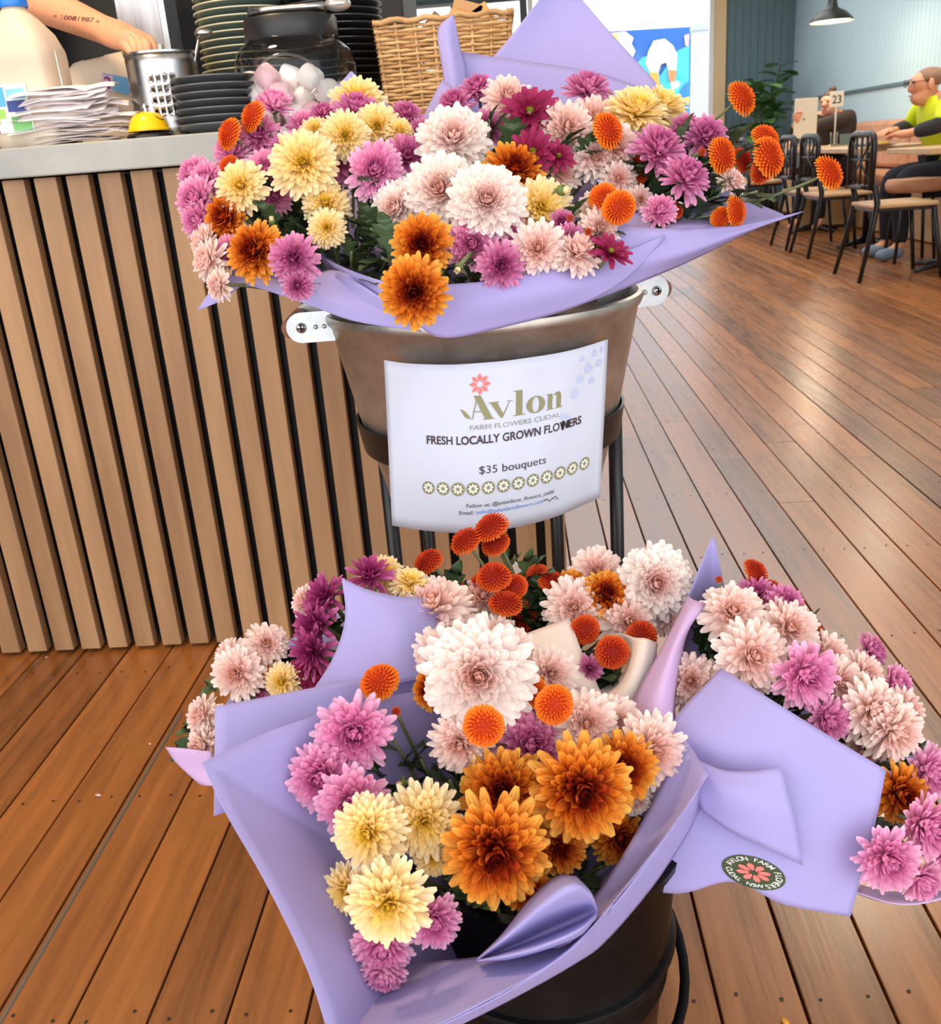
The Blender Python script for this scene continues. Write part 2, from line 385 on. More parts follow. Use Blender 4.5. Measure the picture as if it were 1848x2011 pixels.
flat('pink_shape', [(1344, 70), (1354, 66), (1352, 92), (1346, 88)], (248, 190, 200), .06)
flat('yellow_triangle', [(1344, 192), (1354, 190), (1352, 208)], (250, 220, 80), .06)
flat('blue_swirl', [(1320, 215), (1340, 170), (1352, 160), (1350, 240), (1318, 240)], (40, 130, 205), .05)
po = thing('yard_post', 'pale blue-grey post standing outside between the painted panel and window frame', 'post', (YP(1377, 150, 18.5).x, 18.5, 0))
MB().box((0, 0, 1.45), (.30, .2, 2.9)).build('post_body', M('pale_blue_post', (196, 206, 220), .7), po, bevel=.01)
MB().box((0, 0, 2.72), (.36, .26, .08)).build('post_cap', M('pale_blue_cap', (180, 190, 205), .7), po, bevel=.01)
# ---- kitchen block behind the counter
kt = thing('kitchen_cabinet', 'tall black cabinet behind the stacked plates', 'cabinet', (-1.0, 3.1, 0))
MB().box((0, 0, 1.1), (1.52, .5, 2.2)).build('cabinet_body', MT['darkwall'], kt, bevel=.006)
MB().box((.1, -.262, 1.1), (.02, .02, 1.9)).build('door_gap', MT['under'], kt)
sx = YP(306, 40, 2.62).x
fr = thing('steel_upright', 'stainless steel appliance side standing between the hand and the green plates', 'appliance', (sx-.03, 2.62, 0))
MB().box((0, 0, .8), (.115, .06, 1.6)).build('panel', MT['steel'], fr, bevel=.004)
MB().box((.07, -.02, .8), (.016, .10, 1.6)).build('edge_strip', M('pale_steel_edge', (200, 204, 206), .3, .9), fr, bevel=.002)
MB().box((-.005, -.034, 1.26), (.1, .006, .09)).build('care_label', M('pale_blue_label', (214, 224, 236), .6), fr)
# ================================================================== COUNTER
CX0, CX1, CY = -1.95, .075, 1.90
ct = thing('counter', 'cafe counter faced with vertical brown timber slats over black', 'counter', (0, 0, 0))
MB().box(((CX0+CX1)/2, CY+.03+.33, .505), (CX1-CX0, .62, 1.01)).build('counter_body', M('black_backing', (17, 19, 23), .45), ct)
slp = None; x = -.9029+.0031+.0216
n0 = int((CX0-x)/.0625); k = n0
while True:
    xx = x+k*.0625
    if xx > CX1: break
    if slp is None:
        slp = MB().box((0, 0, 0), (.0432, .026, 1.006)).build('slat', MT['slat'], ct, bevel=.0015); o = slp
        mm = to_mesh(o); o.modifiers.clear(); o.data = mm
    else: o = slp.copy(); link(o, ct)
    o.location = (xx+.0085, CY+.013, .5115); k += 1
wt = thing('worktop', 'pale grey stone worktop slab along the counter', 'worktop', (0, 0, 0))
MB().box((-.335-.41, CY+.345, 1.0435), (.81*2+.02-.005, .74, .053)).build('slab', MT['stone'], wt, bevel=.003).location = (0, 0, 0)
wt.location = (0, 0, 0)
# ================================================================== GALVANISED TUB ON STAND
TX, TY = -.04, 1.40
tub = thing('metal_tub', 'large galvanised metal tub with strap handles on a black stand', 'tub', (TX, TY, 0))
prof = [(.001, .515), (.155, .515), (.163, .52), (.1645, .535), (.19, .63), (.2215, .785), (.226, .790), (.229, .797), (.2275, .804), (.222, .806), (.218, .801), (.186, .63), (.16, .53), (.001, .528)]
auto_smooth(MB().lathe(prof, 72).build('tub_body', MT['galv'], tub), 50)
def strap(ang, px, sgn):
    """one flat zinc strap riveted to the rim, running straight out"""
    d = Vector((math.cos(ang), math.sin(ang), 0)); up = Vector((0, 0, 1)); t = Vector((-d.y, d.x, 0))
    base = d*.158+t*px; L = .118; w = .021; vs = []; n = 9
    out = [(0, -w), (L-.02, -w)]+[(L-.02+w*math.cos(a), w*math.sin(a)) for a in [(-math.pi/2)+math.pi*i/n for i in range(1, n)]]+[(L-.02, w), (0, w)]
    m = len(out)
    for off in (-.0013, .0013): vs += [base+d*a+up*(b+.790)+t*off for a, b in out]
    fs = [tuple(range(m-1, -1, -1)), tuple(range(m, 2*m))]+[(i, (i+1) % m, m+(i+1) % m, m+i) for i in range(m)]
    h = mesh_obj('handle_strap', vs, fs, MT['galvstrap'], tub, smooth=False)
    c = base+d*(L-.02)+up*.790-t*(.003*sgn)
    mb = MB(); mb.tube([c, c-t*.003*sgn], [.0075, .006], 12)
    sc = mb.build('screw', MT['chrome'], h, True)
    q = MB(); q.box(c-t*.0035*sgn, (.009, .002, .0018), Matrix.Rotation(ang, 3, 'Z')); q.box(c-t*.0035*sgn, (.0018, .002, .009), Matrix.Rotation(ang, 3, 'Z'))
    q.build('screw_slot', MT['under'], h)
    for a in (.066, .078):
        c2 = base+d*a+up*.790; MB().tube([c2-t*.0012, c2-t*.0045*sgn], [.004, .003], 8).build('rivet', MT['galvstrap'], h, True)
for ang in (math.radians(184), math.radians(22)):
    s = 1
    strap(ang, .055 if ang > 2 else -.05, -1 if ang > 2 else 1)
    strap(ang, -.045 if ang > 2 else .05, 1 if ang > 2 else -1)
    d = Vector((math.cos(ang), math.sin(ang), 0)); t = Vector((-d.y, d.x, 0))
    MB().tube([d*.27+t*-.048+Vector((0, 0, .790)), d*.27+t*.056+Vector((0, 0, .790))], .014, 14).build('handle_grip', M('handle_wood', (150, 104, 84), .5), tub, True)
st = thing('tub_stand', 'black steel stand with a hoop and tube legs under the metal tub', 'stand', (TX, TY, 0))
auto_smooth(MB().lathe([(.1885, .60), (.1925, .60), (.2005, .645), (.1965, .645)], 64, closed=True).build('hoop', MT['black'], st), 40)
for (lx, ly) in ((.197, .10), (-.172, -.06+.1), (-.128, .17), (.1, .19)):
    if True:
        MB().tube([(lx, ly, 0), (lx, ly, .64)], .0115, 14).build('leg', MT['black'], st, True)
        a = math.atan2(ly, lx)
        MB().tube([(.19*math.cos(a), .19*math.sin(a), .622), (lx, ly, .622)], .008, 8).build('lug', MT['black'], st, True)
auto_smooth(MB().lathe([(.0105, .638), (.0125, .64), (.0125, .648), (.001, .652)], 14, c=(.197, .10, 0)).build('leg_cap', MT['black'], st), 40)
# ================================================================== BLACK FLOWER BUCKETS ON THE FLOOR
def bucket(loc, label, bail=True):
    b = thing('flower_bucket', label, 'bucket', loc)
    pr = [(.001, .004), (.104, .004), (.108, .01), (.122, .18), (.1235, .184), (.1275, .188), (.128, .194), (.126, .198), (.138, .355), (.145, .358), (.146, .367), (.1385, .37), (.132, .36), (.102, .02), (.001, .016)]
    auto_smooth(MB().lathe(pr, 56).build('bucket_body', MT['blackplastic'], b), 45)
    if bail:
        pts = [Vector((.133*math.cos(a), .133*math.sin(a), .225-.07*max(0, math.sin(a+2.4)))) for a in [math.radians(-215+250*i/28) for i in range(29)]]
        pts = [p*1.0+Vector((.012*math.cos(math.atan2(p.y, p.x)), .012*math.sin(math.atan2(p.y, p.x)), 0)) for p in pts]
        MB().tube(pts, .0055, 8).build('bail_handle', MT['blackplastic'], b, True)
        auto_smooth(MB().lathe([(.127, .222), (.134, .224), (.136, .230), (.134, .236), (.128, .238)], 56).build('rim_band', MT['blackplastic'], b), 45)
    return b
bucket((.0, .80, 0), 'black plastic bucket under the front floor bouquet', True)
# ================================================================== BLOSSOM SHAPES (unit radius, facing +Z)
def petal(L, Wd, e, curl, cup, az, base_r, base_z, v0, tcol, rnd, nv=5, nu=4, point=.55, twist=0.0):
    """one petal as a small curved, cupped grid; returns verts, colours, faces"""
    ca, sa = math.cos(az), math.sin(az); vs = []; cs = []; r, z = base_r, base_z; prev = 0
    SS = {6: (0, .22, .45, .66, .83, .95, 1.0), 5: (0, .28, .54, .78, .94, 1.0), 4: (0, .35, .66, .9, 1.0), 3: (0, .45, .82, 1.0), 2: (0, .6, 1.0)}[nv]
    for i in range(nv+1):
        s = SS[i]; ang = e+curl*s
        if i: r += (s-prev)*L*math.cos(ang); z += (s-prev)*L*math.sin(ang)
        prev = s
        w = Wd*(.32+.68*min(1, s/.55)**.8)
        if s > point: w *= max(.26, 1-((s-point)/(1-point))**2.4)**.5 if s < 1 else .36
        nx, nz = -math.sin(ang), math.cos(ang)
        for j in range(nu+1):
            u = -1+2*j/nu; lift = cup*w*u*u+twist*u*w*s
            rr = r+nx*lift; zz = z+nz*lift; tx = u*w
            vs.append((rr*ca-tx*sa, rr*sa+tx*ca, zz)); cs.append((s, tcol, rnd, j/nu))
    return vs, cs, [(i*(nu+1)+j, i*(nu+1)+j+1, (i+1)*(nu+1)+j+1, (i+1)*(nu+1)+j) for i in range(nv) for j in range(nu)]
def make_mesh(name, parts, m):
    v = []; c = []; f = []
    for vs, cs, fs in parts:
        n = len(v); v += vs; c += cs; f += [tuple(i+n for i in q) for q in fs]
    me = bpy.data.meshes.new(name); me.from_pydata(v, [], f); me.update()
    at = me.color_attributes.new('pc', 'FLOAT_COLOR', 'POINT'); at.data.foreach_set('color', [x for q in c for x in q])
    me.polygons.foreach_set('use_smooth', [True]*len(me.polygons)); me.materials.append(m); return me
GA = math.radians(137.508)
def decorative(kind, N, seed, wid, e_in=84, e_out=-14, curl=.35, cup=.35, tin=.22, pw=.8, L0=.26, L1=.93, point=.55, jit=1.0, dome=.30, split=.30, mat=None, ecurve=1.0):
    r = random.Random(seed); out = []; inn = []
    for k in range(N):
        t = ((k+.5)/N)**pw
        e = math.radians(lerp(e_in, e_out, t**ecurve)+r.uniform(-7, 7)*jit); L = lerp(L0, L1, t**.75)*r.uniform(.92, 1.05)
        p = petal(L, wid*lerp(.26, 1.0, t**.6)*r.uniform(.88, 1.1), e, curl*lerp(1.6, 1.0, t)+r.uniform(-.25, .25)*jit, cup, k*GA+r.uniform(-.09, .09)*jit,
                  .03+.10*t, dome*(1-t)**.7, 0, t, r.random(), nv=6 if t > .3 else 4, nu=4 if t > .3 else 2, point=point, twist=r.uniform(-.35, .35)*jit)
        (inn if t < split else out).append(p)
    mt = MT['p_'+(mat or kind)]
    return make_mesh(kind+'_petals', out, mt), make_mesh(kind+'_heart', inn, mt)
def pompom(kind, seed, N=185, h=.58):
    r = random.Random(seed); out = []; inn = []
    for k in range(N):
        t = (k+.5)/N; th = math.radians(103)*t**.55; rr = math.sin(th); zz = h*math.cos(th) if th < math.pi/2 else .24*math.cos(th)
        dip = .10*math.exp(-(t/.06))
        p = petal(.30*r.uniform(.85, 1.15), .074, math.pi/2-th*.98, -.5, .55, k*GA, rr*.80, zz*.84-dip, 0, .25+.75*t, r.random(), nv=3, nu=2, point=.45)
        (inn if t < .16 else out).append(p)
    prof = [(max(1e-3, .86*math.sin(a)), (h*.86*math.cos(a) if a < math.pi/2 else .14*math.cos(a))) for a in [math.pi*i/10 for i in range(11)]]
    lb = MB().lathe(prof, 18); out.append(([tuple(v) for v in lb.v], [(0, .1, .5, .5)]*len(lb.v), lb.f))
    mt = MT['p_'+kind]
    return make_mesh(kind+'_petals', out, mt), make_mesh(kind+'_heart', inn, mt)
def daisy(kind, seed, n1=13, n2=9, n3=5):
    r = random.Random(seed); out = []; inn = []
    for n, e, L, t in ((n1, 6, .92, 1.0), (n2, 26, .74, .8), (n3, 52, .5, .6)):
        for k in range(n):
            out.append(petal(L*r.uniform(.88, 1.08), .155, math.radians(e+r.uniform(-9, 9)), r.uniform(-.35, .3), .5, 2*math.pi*(k+.5*(n % 2))/n+r.uniform(-.1, .1), .07, .02, 0, t, r.random(), nv=6, nu=4, point=.42, twist=r.uniform(-.4, .4)))
    for k in range(26):
        rr = .12*math.sqrt(k/26); inn.append(petal(.16, .03, math.radians(80), -.2, .3, k*GA, rr, .05, 0, -.4, 0.3, nv=2, nu=2))
    mt = MT['p_'+kind]
    return make_mesh(kind+'_petals', out, mt), make_mesh(kind+'_heart', inn, mt)
def half_open(kind, seed):
    r = random.Random(seed); out = []; inn = []
    for k in range(46):
        t = k/46; (inn if t < .4 else out).append(petal(lerp(.7, 1.5, t), .21, math.radians(lerp(92, 74, t)+r.uniform(-4, 4)), lerp(.2, .25, t)*-.4+.35, .5, k*GA, .06+.30*t, .05, 0, lerp(.25, .9, t), r.random(), nv=5, nu=2, point=.6))
    mt = MT['p_'+kind]
    return make_mesh(kind+'bud_petals', out, mt), make_mesh(kind+'bud_heart', inn, mt)
TPL = {}
for s in (1, 2, 3):
    TPL.setdefault('white', []).append(decorative('white', 235, s, .115, e_in=86, e_out=-16, curl=.42, cup=.45, pw=.70, L0=.20, dome=.36, ecurve=.85, jit=1.2, point=.70))
    TPL.setdefault('blush', []).append(decorative('blush', 165, 10+s, .118, e_out=-18, curl=.30, cup=.55, pw=.74, dome=.30, jit=1.7, point=.68))
    TPL.setdefault('pink', []).append(decorative('pink', 175, 20+s, .108, e_out=-16, curl=.62, cup=.70, pw=.70, dome=.32, jit=1.5, point=.72))
    TPL.setdefault('mauve', []).append(decorative('mauve', 145, 30+s, .104, e_out=-24, curl=.45, cup=.80, pw=.73, dome=.32, jit=1.8, point=.70))
    TPL.setdefault('yel', []).append(decorative('yel', 180, 40+s, .104, e_in=90, e_out=-8, curl=-.02, cup=.6, pw=.60, L0=.15, L1=.95, dome=.20, point=.66, jit=1.3, split=.34, ecurve=1.3))
    TPL.setdefault('brz', []).append(decorative('brz', 180, 50+s, .112, e_out=-18, curl=.38, cup=.65, pw=.67, L0=.16, dome=.24, jit=1.4, ecurve=1.0, point=.70))
    TPL.setdefault('burg', []).append(daisy('burg', 60+s))
    TPL.setdefault('mag', []).append(decorative('mag', 74, 70+s, .112, e_in=80, e_out=0, curl=.10, cup=.8, pw=.85, L1=1.0, dome=.15, point=.5, jit=1.8))
    TPL.setdefault('pom', []).append(pompom('pom', 80+s)); TPL.setdefault('red', []).append(pompom('red', 90+s, 175, .56))
TPL['bud'] = [half_open('yel', 5)]; TPL['rbud'] = [pompom('red', 99, 60, 1.0)]
cx = MB().lathe([(.02, -.34), (.10, -.33), (.20, -.24), (.34, -.10), (.42, .04), (.30, .02)], 14); CALYX = cx.build('calyx', MT['calyx'], None, True).data
bpy.data.objects.remove(bpy.data.objects['calyx'])
cx = MB().lathe([(.02, -.30), (.25, -.26), (.52, -.05), (.62, .35), (.56, .62), (.46, .40)], 14); BCAL = cx.build('bud_cup', MT['calyx'], None, True).data
bpy.data.objects.remove(bpy.data.objects['bud_cup'])
# lobed leaf, unit length along +Y, tips recurved
def leaf_mesh(seed):
    r = random.Random(seed); half = [(0, 0), (.05, .02), (.07, .22), (.20, .30), (.27, .44), (.15, .46), (.24, .58), (.30, .74), (.16, .70), (.14, .86), (.05, .98), (0, 1)]
    def pt(x, y): return (x, y, .16*abs(x)+.18*y*(1-y)*1.4-.25*max(0, y-.55)**2+r.uniform(-.01, .01))
    vs = []; fs = []; mid = [pt(0, y) for x, y in half]
    n = len(half); vs += [(0, q[1], q[2]-.02) for q in mid]
    vs += [pt(x, y) for x, y in half]; vs += [pt(-x, y) for x, y in half]
    for i in range(n-1):
        fs.append((i, n+i, n+i+1, i+1)); fs.append((i, i+1, 2*n+i+1, 2*n+i))
    me = bpy.data.meshes.new('leaf'); me.from_pydata(vs, [], fs); me.materials.append(MT['leaf']); me.polygons.foreach_set('use_smooth', [True]*len(fs)); return me
LEAVES = [leaf_mesh(i) for i in range(3)]
# ================================================================== FLOWERS: x, y, radius (photo px), kind, facing x, facing down, depth offset cm
BQ = {
 'TL': ('left bouquet in the metal tub', (690, 640, 1.42), lambda x, y: 1.13+(560-y)/360*.15+max(0, 520-x)/160*.05),
 'TM': ('middle bouquet in the metal tub', (960, 600, 1.42), lambda x, y: 1.09+(560-y)/360*.20),
 'TR': ('right bouquet in the metal tub', (1170, 470, 1.42), lambda x, y: 1.18+(480-y)/300*.10),
 'FF': ('front floor bouquet', (980, 1810, 1.04), lambda x, y: .785+(1800-y)/500*.125),
 'FB': ('back floor bouquet', (1070, 1290, 1.13), lambda x, y: 1.06+(1250-y)/200*.06),
 'FL': ('left floor bouquet', (730, 1330, 1.12), lambda x, y: 1.03),
 'FR': ('right floor bouquet', (1440, 1500, 1.04), lambda x, y: .96+(1400-y)/400*.09),
}
FL = {}
FL['TL'] = [(444,260,30,'pom',-.72,-.15,-2),(490,225,29,'pom',-.68,-.2,-2),(446,322,22,'pom',-.5,-.3,0),(596,322,61,'yel',.05,-.05,-4),(474,366,46,'yel',-.1,0,-4),
 (678,267,44,'yel',.15,.1,-2),(621,259,30,'yel',.1,-.3,1),(640,402,44,'yel',.1,-.2,1),(642,448,34,'yel',0,.15,-2),(740,248,40,'yel',.1,.1,1),(702,200,52,'yel',.1,-.4,6),(784,259,28,'yel',.3,-.3,1),
 (533,430,15,'bud',-.05,-.85,-2),(446,427,46,'brz',-.45,0,-1),(502,494,56,'brz',-.4,.05,-3),(578,508,46,'mauve',.05,.1,-4),(585,560,30,'mauve',.05,.4,-2),
 (385,342,35,'pink',-.4,-.25,2),(408,354,34,'pink',-.3,-.1,1),(390,394,44,'pink',-.4,0,0),(394,434,38,'pink',-.4,.1,1),(418,462,30,'pink',-.3,.2,2),
 (459,300,38,'pink',-.3,-.3,3),(508,267,40,'mauve',-.2,-.3,3),(538,208,36,'pink',.1,-.72,4),(526,340,44,'pink',0,-.1,3),(540,388,34,'pink',.1,.1,4),
 (738,337,54,'pink',.05,.05,-3),(797,310,44,'mauve',.35,-.2,1),(700,222,46,'mauve',.15,-.65,2),(636,228,30,'mauve',-.2,-.6,4),(664,318,42,'mauve',.1,.1,3),(450,494,30,'pink',-.3,.2,1),
 (403,474,34,'blush',-.78,-.1,0),(413,512,40,'blush',-.75,0,-1),(432,560,30,'blush',-.65,.3,-1),(797,230,34,'mauve',.2,-.5,4),(826,270,38,'mauve',.2,-.2,4),(560,300,40,'pink',0,-.2,5),(600,255,38,'pink',0,-.3,6),(765,290,40,'pink',.1,0,5)]
FL['TM'] = [(891,277,66,'white',0,-.12,-2),(866,377,70,'white',-.12,0,-3),(956,397,70,'white',.06,.02,-6),(829,481,58,'brz',0,.05,-3),(814,573,64,'brz',0,.35,-4),
 (1008,338,60,'brz',.2,-.3,-1),(1062,408,56,'yel',.2,.1,-1),(1112,373,25,'bud',.9,.1,-5),(1040,218,50,'burg',.05,-.1,-3),(1046,297,42,'burg',0,0,-3),(1097,306,32,'burg',.2,-.1,-2),
 (940,178,36,'mauve',-.15,-.6,3),(894,206,34,'mauve',-.2,-.5,3),(956,252,34,'mauve',.1,.1,3),(997,199,48,'blush',.1,-.25,2),(1111,254,52,'blush',.15,-.05,0),(1060,256,44,'blush',0,.05,3),
 (1154,180,46,'mauve',.2,-.72,1),(1250,224,62,'yel',.1,-.62,0),(1296,214,54,'yel',.25,-.6,2),(1200,253,34,'pom',.6,-.1,-6),(1165,238,50,'blush',.1,-.2,2),(1205,292,48,'blush',.2,.1,0),(1168,310,44,'blush',.1,.1,1),
 (1184,388,27,'pom',-.2,.2,-4),(1219,410,33,'pom',.25,.5,-5),(1119,467,28,'mauve',.1,.1,-2),(1103,436,24,'mauve',.1,0,-1),(1176,450,40,'blush',.2,.1,0),(1170,412,34,'blush',.1,0,2),
 (929,480,50,'pink',-.1,.2,0),(1000,468,40,'pink',.1,.1,0),(984,522,46,'mauve',.05,.25,-1),(1056,490,54,'blush',0,.1,-2),(1132,500,48,'blush',.1,-.5,-1),(899,530,20,'bud',-.35,.8,-3),
 (1200,494,40,'burg',.3,-.55,-3),(1172,486,26,'burg',0,-.3,-2),(784,412,54,'white',-.4,.05,1),(850,330,40,'mauve',-.2,0,4),(1100,340,40,'blush',.1,0,4)]
FL['TR'] = [(1463,188,34,'pom',.62,-.25,0),(1507,264,28,'pom',.3,-.45,1),(1517,304,37,'pom',.62,-.1,-1),(1425,303,34,'pom',.65,-.05,-2),(1635,335,34,'pom',.62,-.25,0),(1463,312,24,'red',.6,-.2,2),(1501,336,26,'red',.5,.45,1),
 (1451,414,29,'pom',.8,0,-1),(1418,428,20,'pom',.2,.4,0),(1251,328,30,'red',.1,0,1),(1327,410,18,'red',.3,-.2,1),(1292,298,54,'mauve',.2,-.55,-3),(1345,352,50,'mauve',.35,-.5,-4),(1384,270,44,'mauve',.15,-.3,0),
 (1348,258,36,'mauve',-.05,-.4,2),(1295,417,34,'pink',.05,-.3,-2),(1435,358,30,'blush',.5,-.4,1),(1214,352,34,'blush',0,.1,1),(1256,392,26,'blush',.1,.2,1),(1378,298,9,'rbud',.2,.2,-4),(1120,428,8,'rbud',-.2,0,-8),(1155,455,9,'rbud',0,.3,-9)]
FL['FF'] = [(939,1325,100,'white',0,-.08,-3),(864,1280,50,'blush',-.2,-.15,2),(1006,1292,54,'blush',.2,-.2,3),(741,1335,37,'pom',-.3,-.6,1),(950,1430,39,'pom',0,.12,-8),(1090,1386,37,'pom',.05,0,-3),(1041,1358,34,'pom',.15,-.1,-1),
 (696,1440,72,'pink',0,-.1,-1),(632,1526,64,'pink',-.15,0,0),(694,1574,68,'pink',.05,.05,-1),(596,1545,42,'pink',-.6,0,3),(726,1634,66,'yel',-.25,-.1,-4),(833,1612,66,'yel',.05,-.05,-2),(852,1684,36,'yel',.05,.1,0),(683,1748,46,'yel',-.35,0,1),
 (763,1772,74,'yel',0,.05,-5),(852,1806,54,'pink',.2,.1,0),(752,1852,56,'pink',-.05,.25,1),(756,1906,44,'pink',-.05,.6,2),(987,1555,78,'brz',-.1,-.1,0),(1142,1551,95,'brz',.05,-.05,-3),(973,1670,98,'brz',0,.05,-4),
 (1222,1508,64,'brz',.2,-.2,0),(1099,1664,50,'brz',.1,.1,3),(1215,1645,50,'brz',.3,0,6),(1037,1746,50,'brz',.1,.3,3),(1042,1462,72,'pink',.05,-.1,3),(1150,1418,58,'blush',.1,-.1,1),(1276,1475,72,'blush',.3,-.1,2),(905,1456,60,'blush',-.1,.15,0),
 (1206,1420,50,'blush',.1,-.2,3),(1246,1568,34,'white',.2,.3,4),(846,1356,38,'brz',-.6,0,2),(778,1397,11,'rbud',.1,-.2,0),(785,1540,18,'bud',-.8,.1,4),(975,1400,60,'blush',.1,.2,3),(1080,1322,50,'blush',.1,-.1,3)]
FL['FB'] = [(837,1098,30,'red',-.52,-.68,0),(911,1057,31,'red',-.5,-.68,-1),(961,1029,33,'red',-.45,-.7,-2),(970,1063,28,'red',-.4,-.6,0),(969,1127,33,'red',-.12,-.72,-2),(942,1150,24,'red',-.3,-.3,0),(1008,1150,26,'red',-.3,-.4,-1),(993,1179,31,'red',0,-.82,-2),
 (1087,1137,29,'red',.2,-.84,-1),(1057,1131,24,'red',-.1,-.3,1),(1148,1237,28,'red',-.1,-.1,-4),(1205,1281,32,'red',.1,-.1,-6),(1263,1244,30,'red',.2,-.5,-4),(893,1156,18,'red',-.2,-.2,2),(926,1207,20,'red',0,0,2),
 (852,1200,74,'blush',-.1,-.7,-4),(948,1176,44,'blush',0,-.6,1),(1172,1123,48,'blush',-.1,-.3,0),(1285,1145,70,'white',.05,-.05,-3),(1127,1194,56,'blush',-.1,-.2,-2),(1232,1222,54,'blush',.1,-.2,-2),(978,1250,40,'blush',0,-.2,-1),(911,1240,38,'blush',-.2,-.3,0),
 (1190,1168,45,'brz',.15,-.45,-3),(1120,1157,36,'brz',-.3,-.3,0),(1306,1212,36,'blush',.3,0,0),(1158,1312,26,'mauve',-.1,0,-4),(1020,1215,34,'red',0,.2,4)]
FL['FL'] = [(467,1322,49,'blush',-.15,-.05,-2),(522,1266,42,'blush',.35,-.35,0),(456,1285,32,'blush',-.3,-.4,1),(399,1406,36,'blush',-.6,-.2,0),(402,1464,38,'blush',-.6,.1,-1),(640,1172,46,'mag',-.45,-.5,0),(622,1230,52,'mag',-.6,-.2,-1),(616,1280,50,'mag',-.55,.05,-2),
 (726,1132,44,'mag',.05,-.75,0),(605,1326,40,'burg',-.3,.1,-2),(555,1338,34,'yel',-.2,0,-2),(805,1146,36,'yel',.15,-.75,1),(752,1128,38,'yel',.1,-.6,3),(602,1182,32,'blush',-.6,-.3,2),(531,1318,20,'pom',-.4,-.1,1),(500,1350,32,'mauve',-.1,.2,3)]
FL['FR'] = [(1490,1121,29,'red',.62,-.5,0),(1522,1156,24,'red',.5,-.6,1),(1562,1177,28,'pom',.6,-.5,1),(1606,1246,28,'pom',.65,-.4,2),(1484,1170,40,'mauve',-.1,-.5,0),(1538,1188,42,'mauve',.2,-.4,-1),(1437,1207,60,'blush',-.1,-.45,-2),(1546,1236,58,'blush',.15,-.35,-2),
 (1474,1290,68,'blush',.1,-.15,-4),(1357,1340,54,'blush',-.25,-.3,0),(1578,1324,62,'pink',.15,0,-5),(1624,1412,46,'pink',.2,.2,-3),(1708,1280,36,'mauve',.8,-.25,1),(1754,1343,38,'pink',.5,-.2,1),(1643,1340,50,'blush',.25,-.1,-2),(1690,1330,48,'blush',.35,-.3,0),
 (1708,1398,62,'blush',.3,0,-3),(1752,1434,60,'blush',.35,.1,-3),(1772,1398,48,'blush',.5,-.2,0),(1622,1286,44,'blush',.2,-.3,0),(1818,1516,54,'pink',.45,0,-1),(1765,1558,56,'brz',.3,.05,-2),(1816,1622,60,'pink',.3,.05,-4),(1740,1686,60,'pink',.05,.1,-5),(1806,1724,44,'pink',.25,.4,-2),
 (1412,1138,8,'rbud',-.2,-.4,-2),(1690,1470,40,'blush',.2,.3,1),(1838,1690,44,'pink',.5,.2,0)]
KP = {'pom': 'orange button chrysanthemum', 'red': 'rust-red button chrysanthemum', 'white': 'full white chrysanthemum', 'blush': 'pale blush chrysanthemum', 'pink': 'bright pink chrysanthemum', 'mauve': 'mauve-pink chrysanthemum',
      'yel': 'creamy yellow chrysanthemum', 'brz': 'bronze dark-hearted chrysanthemum', 'burg': 'burgundy pointed-petal chrysanthemum', 'mag': 'long-petalled magenta chrysanthemum', 'bud': 'half-open yellow chrysanthemum bud', 'rbud': 'small round closed chrysanthemum bud'}
ORD = ['', 'first', 'second', 'third', 'fourth', 'fifth', 'sixth', 'seventh', 'eighth', 'ninth', 'tenth', 'eleventh', 'twelfth', 'thirteenth', 'fourteenth', 'fifteenth', 'sixteenth', 'seventeenth', 'eighteenth', 'nineteenth', 'twentieth', 'twenty-first', 'twenty-second']
SPECIAL = {(939, 1325): 'largest white chrysanthemum, at the top of the front floor bouquet', (814, 573): 'bronze chrysanthemum hanging lowest over the front of the metal tub', (829, 481): 'bronze chrysanthemum just above the one hanging over the tub rim',
 (1635, 335): 'orange button chrysanthemum on the longest stem, rightmost of the tub flowers', (1463, 188): 'orange button chrysanthemum held highest on the right of the tub', (1142, 1551): 'large bronze chrysanthemum in the middle right of the front floor bouquet',
 (973, 1670): 'largest bronze chrysanthemum, lowest in the front floor bouquet', (961, 1029): 'rust-red button chrysanthemum overlapping the bottom edge of the paper sign', (1285, 1145): 'full white chrysanthemum in front of the right leg of the black stand',
 (741, 1335): 'lone orange button chrysanthemum against the lavender paper of the front bouquet', (596, 322): 'largest yellow chrysanthemum, upper middle of the left tub bouquet'}
FSCALE = 1.16
stem_n = 0
